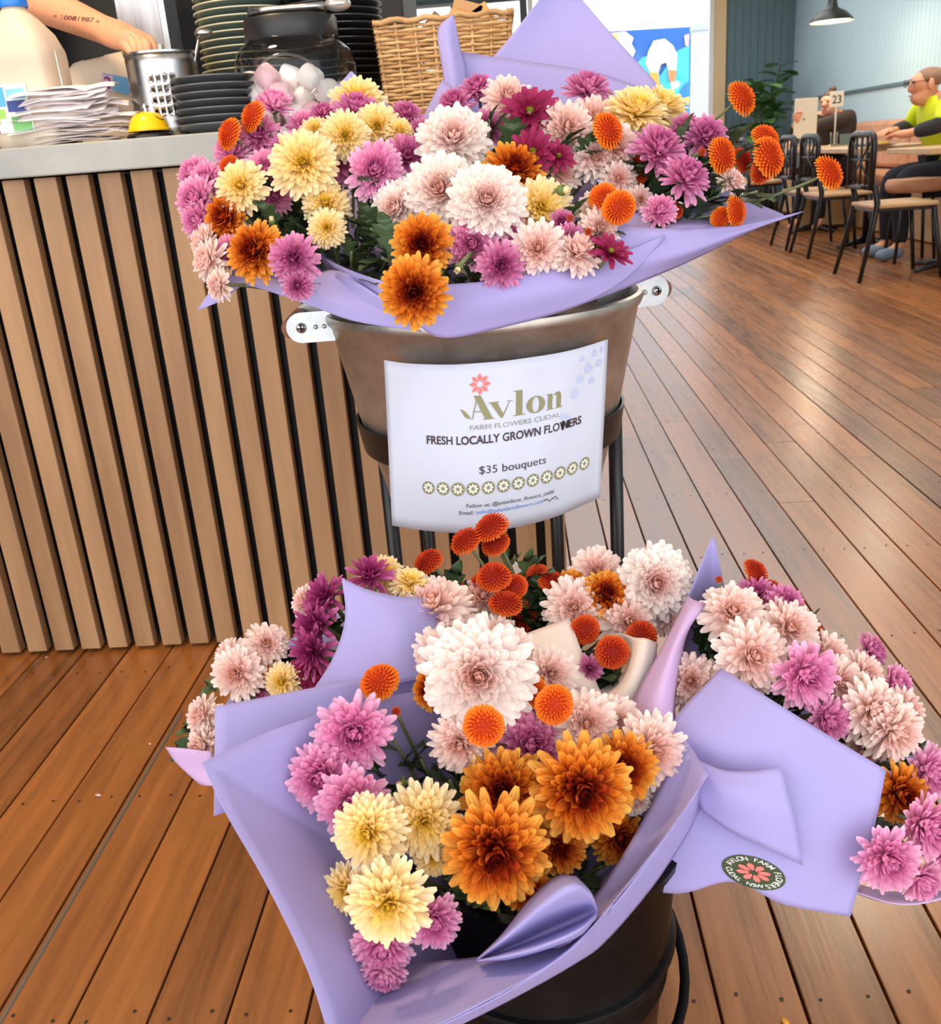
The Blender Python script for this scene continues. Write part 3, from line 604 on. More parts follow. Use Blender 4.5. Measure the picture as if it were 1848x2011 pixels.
for code, lst in FL.items():
    bname, bind, dep = BQ[code]; bp = P(*bind)
    bykind = {}
    for f in lst: bykind.setdefault(f[3], []).append(f)
    for g in bykind.values(): g.sort(key=lambda f: f[0])
    for i, f in enumerate(lst):
        x, y, r, kind, fx, fy, dd = f
        rr = random.Random(int(x*13+y*7)); d = dep(x, y)+dd*.01
        nz = math.sqrt(max(.05, 1-fx*fx-fy*fy)); n = (RT*fx-UP*fy-FW*nz).normalized()
        R = r*d/F*(FSCALE if kind not in ('pom', 'red', 'bud', 'rbud') else 1.08)
        depth_off = {'pom': .30, 'red': .30, 'rbud': 0, 'bud': .55}.get(kind, .12)
        c = P(x, y, d)-n*R*depth_off
        g = bykind[kind]; k = g.index(f)+1; plural = len(g) > 1
        lab = SPECIAL.get((x, y)) or ('%s, %s in the %s' % (KP[kind], (('leftmost' if k == 1 else 'rightmost' if k == len(g) else ORD[k]+' from left') if plural else 'only one'), bname))
        t = thing('chrysanthemum' if 'bud' not in kind else 'chrysanthemum_bud', lab, 'flower' if 'bud' not in kind else 'flower bud', c, 0, 'flowers of the '+bname)
        ms = rr.choice(TPL[kind]); q = n.to_track_quat('Z', 'Y') @ Quaternion((0, 0, 1), rr.uniform(0, 6.28))
        sc = R*(.92 if kind in ('pom', 'red') else .58 if kind == 'bud' else .8 if kind == 'rbud' else 1.0)
        for nm, me in (('petals', ms[0]), ('flower_heart', ms[1])):
            o = bpy.data.objects.new(nm, me); link(o, t); o.rotation_mode = 'QUATERNION'; o.rotation_quaternion = q
            o.scale = (sc*rr.uniform(.96, 1.04), sc*rr.uniform(.96, 1.04), sc)
        tilt = math.hypot(fx, fy)
        if tilt > .42 or 'bud' in kind:
            o = bpy.data.objects.new('calyx', BCAL if 'bud' in kind else CALYX); link(o, t); o.rotation_mode = 'QUATERNION'; o.rotation_quaternion = q
            cs_ = sc*(1.15 if 'bud' in kind else .8 if kind not in ('pom', 'red') else .55); o.scale = (cs_, cs_, cs_)
            if kind in ('pom', 'red'): o.location = -n*R*.10
        # stem from the back of the head towards the binding point
        p0 = Vector((0, 0, 0))-n*R*.15; p2 = bp-c; ln = p2.length
        p2 = p2*min(1, .30/ln) if ln > .30 else p2
        p1 = p0-n*ln*.25+p2*.15
        pts = [p0*(1-s)**2+p1*2*s*(1-s)+p2*s*s for s in [j/7 for j in range(8)]]
        th = .0021 if kind in ('pom', 'red', 'rbud') else .0026
        stm = MB().tube(pts, [th]*8, 6).build('stem', MT['stem'], t, True)
        if kind in ('pom', 'red', 'mauve', 'bud') and r > 12:
            for s, sg in ((.3, 1), (.5, -1), (.72, 1)):
                if rr.random() < .75:
                    a = p0*(1-s)**2+p1*2*s*(1-s)+p2*s*s; dr = (p2-p0).normalized()
                    ld = (-dr*.6+(n.cross(dr)*sg)+Vector((rr.uniform(-.3, .3), rr.uniform(-.3, .3), rr.uniform(-.2, .4)))).normalized()
                    o = bpy.data.objects.new('leaf', rr.choice(LEAVES)); link(o, stm); o.location = a
                    o.rotation_mode = 'QUATERNION'; o.rotation_quaternion = ld.to_track_quat('Y', 'Z'); ls = rr.uniform(.016, .026); o.scale = (ls*.75, ls, ls)
# ---- leafy side shoots filling the bouquets
SHOOT = {'TL': [(705, 430, 1.24), (730, 470, 1.2), (660, 480, 1.22), (560, 400, 1.25), (690, 520, 1.2), (760, 510, 1.19), (530, 420, 1.25), (620, 490, 1.23), (520, 450, 1.26), (740, 420, 1.22), (720, 560, 1.19), (560, 470, 1.22), (610, 400, 1.27), (500, 420, 1.24)],
 'TM': [(1140, 330, 1.24), (1000, 320, 1.25), (1110, 440, 1.17), (920, 545, 1.15), (870, 560, 1.15), (1150, 470, 1.17), (960, 290, 1.27), (760, 470, 1.17), (1080, 330, 1.24), (780, 520, 1.16), (1060, 560, 1.16), (900, 440, 1.2)],
 'TR': [(1310, 380, 1.24), (1370, 400, 1.24), (1280, 360, 1.24), (1400, 350, 1.25), (1330, 330, 1.25), (1360, 430, 1.22), (1260, 360, 1.25), (1230, 330, 1.28), (1380, 330, 1.26), (1440, 390, 1.22), (1350, 305, 1.31), (1405, 315, 1.31), (1325, 365, 1.30), (1250, 365, 1.31), (1290, 340, 1.31)],
 'FF': [(850, 1540, .93), (880, 1480, .93), (900, 1580, .92), (800, 1500, .92), (820, 1570, .91), (770, 1700, .90), (900, 1720, .88), (880, 1790, .87), (1150, 1720, .92), (1200, 1690, .93), (1240, 1600, .94), (1000, 1480, .96), (930, 1780, .87), (1080, 1760, .90), (760, 1540, .91), (870, 1640, .92), (1180, 1770, .9)],
 'FB': [(1060, 1180, 1.1), (1020, 1200, 1.1), (1080, 1230, 1.1), (960, 1210, 1.1), (1040, 1150, 1.11), (1180, 1330, 1.02), (1200, 1340, 1.02), (1170, 1300, 1.04), (1220, 1320, 1.03), (900, 1200, 1.1)],
 'FL': [(580, 1300, 1.07), (660, 1250, 1.07), (540, 1330, 1.07), (700, 1180, 1.07), (440, 1420, 1.06), (500, 1320, 1.07)],
 'FR': [(1400, 1250, 1.04), (1380, 1290, 1.04), (1540, 1330, 1.0), (1500, 1370, .97), (1550, 1390, .96), (1680, 1440, .96), (1420, 1200, 1.06), (1420, 1350, 1.0), (1640, 1440, .95), (1720, 1500, .95), (1580, 1270, 1.0), (1690, 1600, .95), (1780, 1480, .96)]}
for code, lst in SHOOT.items():
    bname, bind, dep = BQ[code]; bp = P(*bind); lst2 = sorted(lst)
    for x, y, d in lst:
        rr = random.Random(int(x*31+y)); c = P(x, y, d+.012); k = lst2.index((x, y, d))+1
        lab = 'green leafy shoot, %s in the %s' % ('leftmost' if k == 1 else 'rightmost' if k == len(lst2) else ORD[k]+' from left', bname)
        t = thing('leafy_shoot', lab, 'foliage', c, 0, 'foliage of the '+bname)
        p2 = (bp-c); p2 = p2*min(1, .2/max(.01, p2.length)); top = -p2*.18
        stm = MB().tube([top, top*.2, p2*.4, p2], .0018, 6).build('stem', MT['stem'], t, True)
        for j in range(10):
            s = -.15+.10*j; a = p2*s if s > 0 else -top*s*3
            ld = (-p2.normalized()*.5+Vector((rr.uniform(-1, 1), rr.uniform(-1, .3), rr.uniform(-.4, .9)))).normalized()
            o = bpy.data.objects.new('leaf', rr.choice(LEAVES)); link(o, stm); o.location = a; o.rotation_mode = 'QUATERNION'
            o.rotation_quaternion = ld.to_track_quat('Y', 'Z'); ls = rr.uniform(.032, .056)*(d/1.05); o.scale = (ls, ls, ls)
# ================================================================== WRAPPING PAPER
def sheet(parent, rows, nu=22, nv=14, m=('lav', 'lav'), name='paper_sheet', wob=.0008, th=.0006):
    rp = [catmull([P(*p) for p in r], nu) for r in rows]
    cols = [catmull([r[j] for r in rp], nv) for j in range(nu+1)]
    rr = random.Random(len(rows)*17+int(rows[0][0][0]))
    vs = [cols[j][i]+FW*rr.uniform(-wob, wob)*.3 for i in range(nv+1) for j in range(nu+1)]
    o = mesh_obj(name, vs, grid_faces(nv+1, nu+1), [MT[m[0]], MT[m[1]]], parent, True, world=True)
    s = o.modifiers.new('thickness', 'SOLIDIFY'); s.thickness = th; s.material_offset = 1; s.offset = 0
    return o
w1 = thing('bouquet_wrap', 'lavender paper wrap of the left bouquet in the tub, pointed corner hanging left', 'wrapping paper', P(690, 640, 1.3))
sheet(w1, [[(388,608,1.20),(418,566,1.195),(458,540,1.19),(520,544,1.185),(590,552,1.18),(655,530,1.18),(730,560,1.16)], [(389,608.5,1.199),(428,578,1.19),(468,552,1.182),(530,560,1.172),(610,578,1.165),(690,592,1.155),(780,610,1.145)], [(390,609,1.198),(440,588,1.188),(478,562,1.18),(540,576,1.17),(620,604,1.165),(700,632,1.155),(830,652,1.14)]])
sheet(w1, [[(688,141,1.42),(689,140.5,1.42),(691,140.5,1.42),(693,142,1.42)], [(664,168,1.42),(682,166,1.42),(703,168,1.42),(732,180,1.41)], [(650,186,1.42),(685,188,1.42),(725,196,1.41),(768,214,1.40)], [(640,290,1.41),(690,300,1.41),(740,300,1.40),(800,290,1.39)]])
sheet(w1, [[(480,330,1.40),(560,260,1.42),(660,240,1.43),(780,260,1.41)], [(470,430,1.36),(560,430,1.39),(660,430,1.39),(790,430,1.36)], [(455,540,1.22),(550,555,1.24),(660,560,1.25),(770,570,1.24)]])
w2 = thing('bouquet_wrap', 'lavender paper wrap of the middle bouquet folded over the front rim of the tub', 'wrapping paper', P(960, 600, 1.3))
sheet(w2, [[(632,505,1.20),(700,535,1.165),(775,556,1.135),(881,558,1.11),(983,548,1.105),(1092,522,1.115),(1172,513,1.13),(1236,490,1.14),(1305,462,1.15)],
           [(640,514,1.198),(715,556,1.158),(800,592,1.125),(885,604,1.105),(990,590,1.10),(1095,565,1.108),(1178,545,1.125),(1242,512,1.138),(1305,463,1.15)],
           [(648,522,1.196),(735,582,1.155),(810,630,1.13),(872,664,1.12),(1000,640,1.122),(1110,610,1.13),(1185,577,1.135),(1248,530,1.142),(1306,464,1.15)]], 34, 14)
sheet(w2, [[(1232,404,1.23),(1262,424,1.21),(1305,462,1.152)], [(1205,440,1.21),(1245,466,1.18),(1304,463,1.152)], [(1172,514,1.135),(1236,492,1.142),(1303,464,1.153)]], 12, 10, ('lilac', 'lav'))
sheet(w2, [[(830,400,1.36),(930,330,1.40),(1050,320,1.40),(1180,360,1.36)], [(800,480,1.30),(930,470,1.34),(1050,470,1.34),(1190,450,1.3)], [(790,560,1.2),(930,570,1.24),(1050,560,1.24),(1180,530,1.2)]])
sheet(w2, [[(660,535,1.17),(710,560,1.15),(750,585,1.142),(790,606,1.135)],[(655,556,1.18),(700,585,1.158),(745,606,1.148),(800,622,1.138)],[(640,566,1.19),(690,600,1.165),(740,618,1.152),(812,636,1.14)]], 10, 8)
w3 = thing('bouquet_wrap', 'lavender paper wrap of the right tub bouquet with tall pointed back sheet', 'wrapping paper', P(1150, 560, 1.35))
sheet(w3, [[(1092,-46,1.50),(1097,-48,1.50),(1102,-48,1.50),(1108,-44,1.50)], [(1012,60,1.50),(1070,54,1.51),(1135,52,1.51),(1197,62,1.50)], [(925,168,1.47),(1050,160,1.49),(1180,158,1.49),(1290,165,1.46)], [(905,250,1.45),(1040,255,1.47),(1180,255,1.46),(1288,182,1.44)], [(890,340,1.42),(1030,350,1.44),(1170,345,1.43),(1300,330,1.40)]], 20, 20)
sheet(w3, [[(906,101,1.455),(972,112,1.46),(1060,124,1.47),(1170,142,1.465),(1284,181,1.445)], [(895,200,1.43),(972,210,1.44),(1060,220,1.45),(1170,225,1.44),(1288,235,1.42)], [(880,320,1.40),(972,330,1.41),(1060,335,1.42),(1170,335,1.41),(1292,320,1.39)]], 20, 12)
sheet(w3, [[(887,29,1.44),(889,28,1.44),(892,32,1.44)], [(859,64,1.44),(880,66,1.43),(905,100,1.44)], [(872,168,1.42),(892,165,1.41),(917,150,1.43)], [(866,300,1.38),(890,300,1.37),(925,300,1.39)]], 8, 16)
sheet(w3, [[(868,156,1.41),(882,168,1.40),(896,186,1.39)], [(838,215,1.39),(862,222,1.38),(890,240,1.37)], [(818,262,1.36),(846,275,1.35),(880,290,1.34)]], 8, 10)
sheet(w3, [[(1180,440,1.16),(1292,449,1.16),(1380,446,1.18),(1458,441,1.20),(1578,415,1.25)], [(1150,530,1.155),(1240,512,1.145),(1350,492,1.155),(1452,457,1.19),(1577,416,1.249)], [(1110,610,1.16),(1236,563,1.165),(1350,515,1.18),(1480,452,1.21),(1576,417,1.249)]], 26, 12)
sheet(w3, [[(1340,382,1.31),(1398,364,1.30),(1450,384,1.295),(1538,421,1.27)], [(1340,420,1.27),(1400,412,1.26),(1460,415,1.26),(1540,424,1.265)], [(1300,449,1.19),(1385,447,1.20),(1462,441,1.215),(1542,426,1.255)]], 14, 8, ('lilac', 'lav'))
# front floor bouquet: an open cone of paper
w4 = thing('bouquet_wrap', 'large lavender paper cone wrapping the front floor bouquet, lip rolled over', 'wrapping paper', P(980, 1800, .9))
segs = [[(397,1497,.80),(470,1462,.83),(560,1425,.865),(720,1378,.915),(900,1352,.955),(1100,1390,.965),(1280,1430,.93),(1340,1462,.895),(1390,1522,.845)],
 [(1390,1522,.845),(1310,1640,.80),(1190,1790,.75),(1100,1880,.722),(960,1962,.70),(800,2035,.69),(655,2060,.695)], [(655,2060,.695),(600,1895,.72),(520,1730,.748),(440,1590,.78),(397,1497,.80)]]
rp = []
for sgm in segs: rp += catmull([P(*p) for p in sgm], 40)[:-1]
NR = len(rp); ap = P(985, 1830, 1.07); apl = P(985, 1830, .955); ax = P(960, 1700, .90)
rings = []
for t in [i/12 for i in range(13)]:
    q = []
    for p in rp:
        lf = min(1, max(0, (ax-p).dot(RT)/.2)); b = p.lerp(ap.lerp(apl, lf), t*.88); bul = math.sin(math.pi*t)*.03; dr = (p-ax); dr = dr.normalized(); q.append(b+dr*bul*.8)
    rings.append(q)
o = mesh_obj('paper_cone', [v for r in rings for v in r], grid_faces(13, NR, True), [MT['lav'], MT['lav']], w4, True, world=True)
s = o.modifiers.new('t', 'SOLIDIFY'); s.thickness = .0006; s.material_offset = 1; s.offset = 0
sheet(w4, [[(422,1388,.90),(560,1361,.93),(720,1330,.965),(850,1300,.99),(950,1290,1.0)], [(421,1490,.875),(560,1450,.91),(720,1410,.955),(850,1380,.985),(950,1370,.99)], [(420,1602,.83),(560,1560,.89),(720,1520,.94),(850,1480,.97),(950,1450,.98)]])
sheet(w4, [[(1372,1536,.865),(1280,1680,.825),(1180,1805,.782),(1085,1890,.752),(950,1972,.73),(780,2050,.72)], [(1384,1556,.88),(1288,1702,.845),(1188,1826,.805),(1110,1892,.775),(975,1970,.75),(820,2045,.735)], [(1388,1575,.90),(1296,1722,.87),(1196,1842,.83),(1130,1892,.80),(1000,1965,.77),(860,2035,.75)]], 26, 8)
sheet(w4, [[(936,1884,.765),(985,1835,.772),(1040,1765,.78),(1090,1722,.785),(1130,1720,.785)], [(938,1885,.752),(1000,1835,.735),(1070,1775,.718),(1128,1740,.712),(1160,1752,.735)], [(945,1884,.762),(1005,1860,.768),(1065,1834,.775),(1150,1797,.775),(1172,1785,.748)],
 [(942,1886,.742),(1005,1873,.728),(1068,1855,.716),(1135,1825,.718),(1172,1797,.738)], [(936,1888,.745),(1000,1884,.738),(1070,1866,.738),(1138,1840,.742),(1168,1808,.752)]], 18, 28)
sheet(w4, [[(700,1870,.88),(790,1890,.84),(888,1885,.79),(985,1872,.785),(1075,1850,.785),(1142,1826,.79),(1185,1785,.795)], [(690,1960,.80),(790,1955,.765),(888,1935,.745),(990,1908,.742),(1085,1876,.748),(1152,1838,.758),(1196,1792,.768)], [(690,2055,.698),(790,2038,.692),(880,2003,.697),(985,1950,.704),(1092,1886,.724),(1162,1820,.745),(1203,1776,.757)]], 24, 14)
sheet(w4, [[(1338,1440,.90),(1362,1475,.88),(1390,1522,.842)], [(1290,1560,.87),(1320,1590,.85),(1345,1590,.83)], [(1170,1760,.80),(1195,1770,.785),(1215,1760,.765)], [(1060,1850,.77),(1090,1862,.755),(1120,1850,.738)]], 8, 18, ('lilac', 'lav'))
w5 = thing('bouquet_wrap', 'lavender paper wrap of the left floor bouquet with a pink corner', 'wrapping paper', P(720, 1330, 1.05))
sheet(w5, [[(671,1135,1.0),(720,1157,1.0),(780,1171,1.005),(835,1177,1.02),(885,1214,1.04)], [(678,1212,.99),(735,1218,.985),(790,1225,.985),(840,1235,1.0),(882,1255,1.02)], [(655,1290,.98),(720,1290,.972),(785,1285,.97),(842,1282,.985),(886,1290,1.0)], [(606,1368,.97),(700,1352,.962),(780,1342,.958),(850,1330,.972),(890,1325,.99)]])
sheet(w5, [[(325,1467,1.02),(365,1470,1.01),(415,1476,1.0)], [(345,1497,1.02),(380,1512,1.01),(420,1520,1.0)], [(392,1541,1.01),(406,1543,1.0),(432,1543,.99)]], 8, 8, ('lilac', 'lilac'))
sheet(w5, [[(500,1290,1.12),(600,1240,1.13),(700,1190,1.13),(820,1190,1.12)], [(420,1420,1.08),(560,1390,1.10),(700,1340,1.10),(830,1300,1.1)]], 10, 8)
w6 = thing('bouquet_wrap', 'cream paper wrap around the back floor bouquet', 'wrapping paper', P(1070, 1290, 1.05))
sheet(w6, [[(985,1264,1.03),(1050,1238,1.035),(1119,1214,1.035)], [(1000,1305,1.005),(1070,1282,1.005),(1142,1278,1.01)], [(1030,1350,.985),(1100,1345,.985),(1184,1368,.99)]], 10, 10, ('cream', 'cream'))
sheet(w6, [[(1188,1252,1.045),(1215,1243,1.03),(1247,1252,1.0),(1270,1254,.99),(1292,1264,1.0)], [(1200,1280,1.06),(1225,1280,1.04),(1246,1276,.99),(1265,1284,.978),(1285,1300,.985)], [(1190,1330,1.05),(1212,1335,1.02),(1228,1334,.975),(1246,1342,.965),(1266,1352,.97)], [(1176,1364,.99),(1184,1372,.98),(1192,1382,.965),(1210,1395,.958),(1235,1402,.96)]], 16, 14, ('cream', 'cream'))
sheet(w6, [[(880,1190,1.17),(960,1185,1.18),(1100,1190,1.18),(1290,1180,1.17)], [(870,1290,1.12),(970,1300,1.13),(1110,1310,1.13),(1290,1290,1.12)]], 10, 8, ('cream', 'cream'))
sheet(w6, [[(992,1112,1.19),(1010,1100,1.19),(1040,1135,1.19)], [(985,1150,1.18),(1010,1150,1.18),(1045,1160,1.18)], [(990,1200,1.17),(1010,1200,1.17),(1050,1200,1.17)]], 6, 8, ('cream', 'cream'))
w7 = thing('bouquet_wrap', 'lavender paper wrap of the right floor bouquet bearing the green round sticker', 'wrapping paper', P(1440, 1600, .95))
rbp = sheet(w7, [[(1416,1312,.935),(1452,1334,.915),(1540,1390,.888),(1640,1452,.880),(1740,1512,.874)], [(1318,1425,.92),(1420,1440,.892),(1530,1475,.874),(1630,1535,.868),(1722,1602,.870)], [(1345,1500,.91),(1440,1540,.882),(1540,1585,.866),(1630,1635,.864),(1705,1677,.868)],
  [(1302,1640,.90),(1420,1652,.878),(1530,1690,.866),(1620,1720,.864),(1688,1735,.868)], [(1262,1748,.91),(1340,1754,.894),(1440,1732,.880),(1540,1776,.870),(1670,1800,.870)]], 28, 26)
sheet(w7, [[(1368,1492,.882),(1420,1512,.866),(1475,1514,.856),(1533,1508,.850)], [(1364,1550,.876),(1430,1560,.852),(1490,1575,.842),(1556,1590,.843)], [(1376,1588,.874),(1432,1632,.858),(1500,1664,.850),(1577,1700,.852)]], 14, 12)
sheet(w7, [[(1397,1058,1.04),(1400,1055,1.04),(1404,1063,1.04)], [(1350,1172,1.02),(1390,1160,1.06),(1424,1165,1.06)], [(1308,1262,.99),(1362,1250,1.08),(1430,1260,1.10)], [(1250,1388,.955),(1330,1340,1.07),(1430,1340,1.07)]], 10, 16)
sheet(w7, [[(1352,1170,1.018),(1362,1178,.99),(1385,1186,.985),(1374,1192,1.0)], [(1300,1272,.975),(1318,1280,.95),(1340,1262,.965),(1345,1260,1.0)], [(1243,1390,.945),(1285,1400,.915),(1318,1400,.925),(1325,1390,.96)], [(1290,1452,.925),(1318,1470,.90),(1340,1466,.905),(1350,1465,.93)], [(1345,1502,.90),(1368,1520,.888),(1385,1520,.888),(1395,1522,.895)]], 14, 18, ('lav', 'lilac'))
sheet(w7, [[(1690,1738,.95),(1740,1750,.96),(1800,1748,.965),(1880,1725,.96)], [(1680,1750,.915),(1740,1770,.905),(1800,1774,.905),(1880,1755,.91)], [(1672,1752,.93),(1735,1772,.93),(1800,1776,.93),(1880,1758,.93)]], 12, 8, ('lav', 'lilac'))
sheet(w7, [[(1440,1320,1.06),(1560,1260,1.1),(1700,1330,1.07),(1830,1480,1.0)], [(1450,1450,1.02),(1560,1440,1.04),(1680,1500,1.02),(1830,1700,.98)]], 10, 8)
# ---- round sticker on the right floor bouquet
stk = thing('sticker', 'round dark green sticker with coral flower on lavender paper', 'sticker', P(1480, 1715, .86))
tree = bvh_of(rbp)
SA = math.radians(17)
def st2(a, b):
    a, b = a*65, b*30.5; return (1480+a*math.cos(SA)-b*math.sin(SA), 1714+a*math.sin(SA)+b*math.cos(SA))
def disc_px(fn, r, n=40, rings=5):
    vs = [fn(0, 0)]; fs = []
    for j in range(1, rings+1): vs += [fn(r*j/rings*math.cos(2*math.pi*k/n), r*j/rings*math.sin(2*math.pi*k/n)) for k in range(n)]
    for k in range(n): fs.append((0, 1+k, 1+(k+1) % n))
    for j in range(rings-1): fs += [(1+j*n+k, 1+(j+1)*n+k, 1+(j+1)*n+(k+1) % n, 1+j*n+(k+1) % n) for k in range(n)]
    return vs, fs
decal('sticker_disc', *disc_px(st2, 1.0), tree, MT['ink_green'], stk, .0004)
for k in range(8):
    an = 2*math.pi*(k+.5)/8; c, s = math.cos(an), math.sin(an)
    pl = [(.12, 0), (.22, .08), (.42, .12), (.52, .07), (.56, 0), (.52, -.07), (.42, -.12), (.22, -.08)]
    decal('sticker_petal', [st2(a*c-b*s, a*s+b*c) for a, b in pl], [tuple(range(8))], tree, MT['ink_coral'], stk, .0008)
def ring_text(s, a0, a1, r, h, inward):
    out_v = []; out_f = []; n = len(s)
    for i, ch in enumerate(s):
        if ch == ' ': continue
        vs, fs, w = text2d(ch, .004); a = math.radians(lerp(a0, a1, i/(n-1)))
        c, sn = math.cos(a), math.sin(a); b = len(out_v)
        for (x, y) in vs:
            tx = (x-w/2)*h*.9; ry = (y-.35)*h
            if inward: q = (c*(r-ry)+sn*tx, sn*(r-ry)-c*tx)
            else: q = (c*(r+ry)-sn*tx, sn*(r+ry)+c*tx)
            out_v.append(st2(*q))
        out_f += [tuple(i2+b for i2 in f) for f in fs]
    return out_v, out_f
decal('sticker_lettering', *ring_text('AVLON FARM FLOWERS', 190, 408, .77, .22, False), tree, MT['ink_white'], stk, .0008)
decal('sticker_lettering', *ring_text('CUDAL NSW', 165, 68, .80, .20, True), tree, MT['ink_white'], stk, .0008)
# ================================================================== PAPER SIGN ON THE TUB
sg = thing('paper_sign', 'white paper sign with flower farm lettering stuck on the metal tub', 'sign', P(970, 850, 1.24))
top = [(754,707),(804,714),(867,716),(928,714),(1020,705),(1121,688),(1194,666)]; bot = [(770,1032),(812,1039),(867,1045),(925,1047),(1000,1038),(1085,1017),(1179,977)]
def sdep(px, t): s_ = (px-955)/220; return lerp(1.183, 1.262, t)+.046*s_*s_-.003
rt = catmull([P(x, y, sdep(x, 0)) for x, y in top], 40); rbm = catmull([P(x, y, sdep(x, 1)) for x, y in bot], 40)
# arc-length parametrisation so that s is paper width
def arc(r):
    a = [0]
    for i in range(1, len(r)): a.append(a[-1]+(r[i]-r[i-1]).length)
    return [v/a[-1] for v in a]
at_, ab_ = arc(rt), arc(rbm)
def samp(r, a, s):
    s = min(1, max(0, s))
    for i in range(len(a)-1):
        if a[i+1] >= s: return r[i].lerp(r[i+1], (s-a[i])/max(1e-9, a[i+1]-a[i]))
    return r[-1]
def SP(s, t, off=0.0):
    p = samp(rt, at_, s).lerp(samp(rbm, ab_, s), t)
    return p+(CAM-p).normalized()*off
sh = mesh_obj('paper', [SP(j/40, i/14)+FW*.0007*math.sin(j*.7+i*.5) for i in range(15) for j in range(41)], grid_faces(15, 41), MT['white_paper'], sg, True, world=True)
s = sh.modifiers.new('t', 'SOLIDIFY'); s.thickness = .0003; s.offset = 0
ASP = .297/.21
def pr(name, pts, faces, m, off=.0012): return mesh_obj(name, [SP(a, b, off) for a, b in pts], faces, MT[m], sg, False, world=True)
def line(txt, s0, s1, tb, cap, m, bold=0.0, nm='lettering', off=.0012):
    vs, fs, w = text2d(txt, bold); return pr(nm, [(s0+x/w*(s1-s0), tb-y*cap) for x, y in vs], fs, m, off)
line('FRESH LOCALLY GROWN FLOWERS', .186, .872, .460, .047, 'ink_dark', .022)
line('FARM FLOWERS CUDAL', .372, .762, .378, .028, 'ink_grey')
line('$35 bouquets', .408, .700, .640, .046, 'ink_dark')
line('Follow us: @avlonfarm_flowers_cudal', .352, .742, .842, .0235, 'ink_dark')
line('Email:', .320, .382, .884, .0235, 'ink_dark')
line('hello@avlonfarmflowers.com', .392, .690, .884, .0235, 'ink_blue')
pr('link_underline', [(.392, .889), (.765, .889), (.765, .8925), (.392, .8925)], [(0, 1, 2, 3)], 'ink_blue')
rr = random.Random(4); zz = [(.692+i*.0045, .878+rr.uniform(-.012, .010)) for i in range(17)]
pr('pen_scribble', [(a, b-.003) for a, b in zz]+[(a, b+.003) for a, b in zz], [(i, i+1, 17+i+1, 17+i) for i in range(16)], 'ink_dark')
for cx_, ry in ((.777, .03), (.802, .026)):
    pr('pen_overwrite', [(cx_+.008*math.cos(a), .437+ry*math.sin(a)) for a in [i*math.pi/6 for i in range(12)]], [tuple(range(12))], 'ink_black', .0016)
# serif word mark drawn letter by letter (units: s across, t down)
def G(pts, nm='wordmark_letter'): return pr(nm, pts, [tuple(range(len(pts)))], 'ink_olive')
B0 = .322
def lw(x): return .372+x*.392
def tv(y): return B0-y*.14
def stroke(p): return [(lw(x), tv(y)) for x, y in p]
G(stroke([(.045, 1.0), (.115, 1.0), (.235, .04), (.255, 0), (.165, 0)]))
G(stroke([(.075, .93), (.085, .93), (.03, .04), (.02, .04)])); G(stroke([(.045, .36), (.145, .36), (.148, .33), (.043, .33)])); G(stroke([(.14, .03), (.26, .03), (.26, 0), (.14, 0)]))
G([(lw(-.03), tv(.10)), (lw(-.055), tv(.18)), (lw(-.095), tv(.44)), (lw(-.10), tv(.50)), (lw(-.05), tv(.40)), (lw(-.01), tv(.22)), (lw(.012), tv(.06))], 'wordmark_leaf')
G(stroke([(.215, .66), (.285, .66), (.355, .12), (.345, 0), (.325, 0)])); G(stroke([(.415, .66), (.425, .66), (.345, 0), (.338, .08)])); G(stroke([(.195, .68), (.31, .68), (.31, .655), (.195, .655)])); G(stroke([(.385, .68), (.455, .68), (.455, .655), (.385, .655)]))
G(stroke([(.485, 1.02), (.555, 1.02), (.555, 0), (.485, 0)])); G(stroke([(.455, 1.04), (.555, 1.04), (.555, 1.01), (.455, 1.01)])); G(stroke([(.455, .03), (.59, .03), (.59, 0), (.455, 0)]))
n = 28; oo = [(lw(.705+.105*math.cos(a)), tv(.335+.355*math.sin(a))) for a in [2*math.pi*i/n for i in range(n)]]; oi_ = [(lw(.705+.042*math.cos(a)), tv(.335+.325*math.sin(a))) for a in [2*math.pi*i/n for i in range(n)]]
pr('wordmark_letter', oo+oi_, [(i, (i+1) % n, n+(i+1) % n, n+i) for i in range(n)], 'ink_olive')
G(stroke([(.845, .64), (.895, .64), (.895, 0), (.845, 0)])); G(stroke([(.82, .66), (.89, .66), (.89, .635), (.82, .635)])); G(stroke([(.82, .03), (.92, .03), (.92, 0), (.82, 0)]))
pr('wordmark_letter', [(lw(x), tv(y)) for x, y in [(.895, .50), (.92, .64), (.955, .70), (.985, .68), (1.0, .56), (1.0, 0), (.945, 0), (.945, .52), (.93, .60), (.91, .58), (.895, .42)]], [(0, 1, 8, 9), (1, 2, 7, 8), (2, 3, 4, 7), (4, 5, 6, 7), (0, 9, 10)], 'ink_olive'); G(stroke([(.93, .03), (1.02, .03), (1.02, 0), (.93, 0)]))
def rosette(sc, tc, R, n, m, nm, r0=.22, wd=.20, off=.0012):
    for k in range(n):
        a = 2*math.pi*k/n; c, s_ = math.cos(a), math.sin(a)
        pl = [(r0, 0), (.45, wd*.8), (.68, wd), (1, 0), (.68, -wd), (.45, -wd*.8)]
        pr(nm, [(sc+R*(x*c-y*s_), tc+R*ASP*(x*s_+y*c)) for x, y in pl], [tuple(range(6))], m, off)
rosette(.415, .118, .044, 8, 'ink_coral', 'coral_petal')
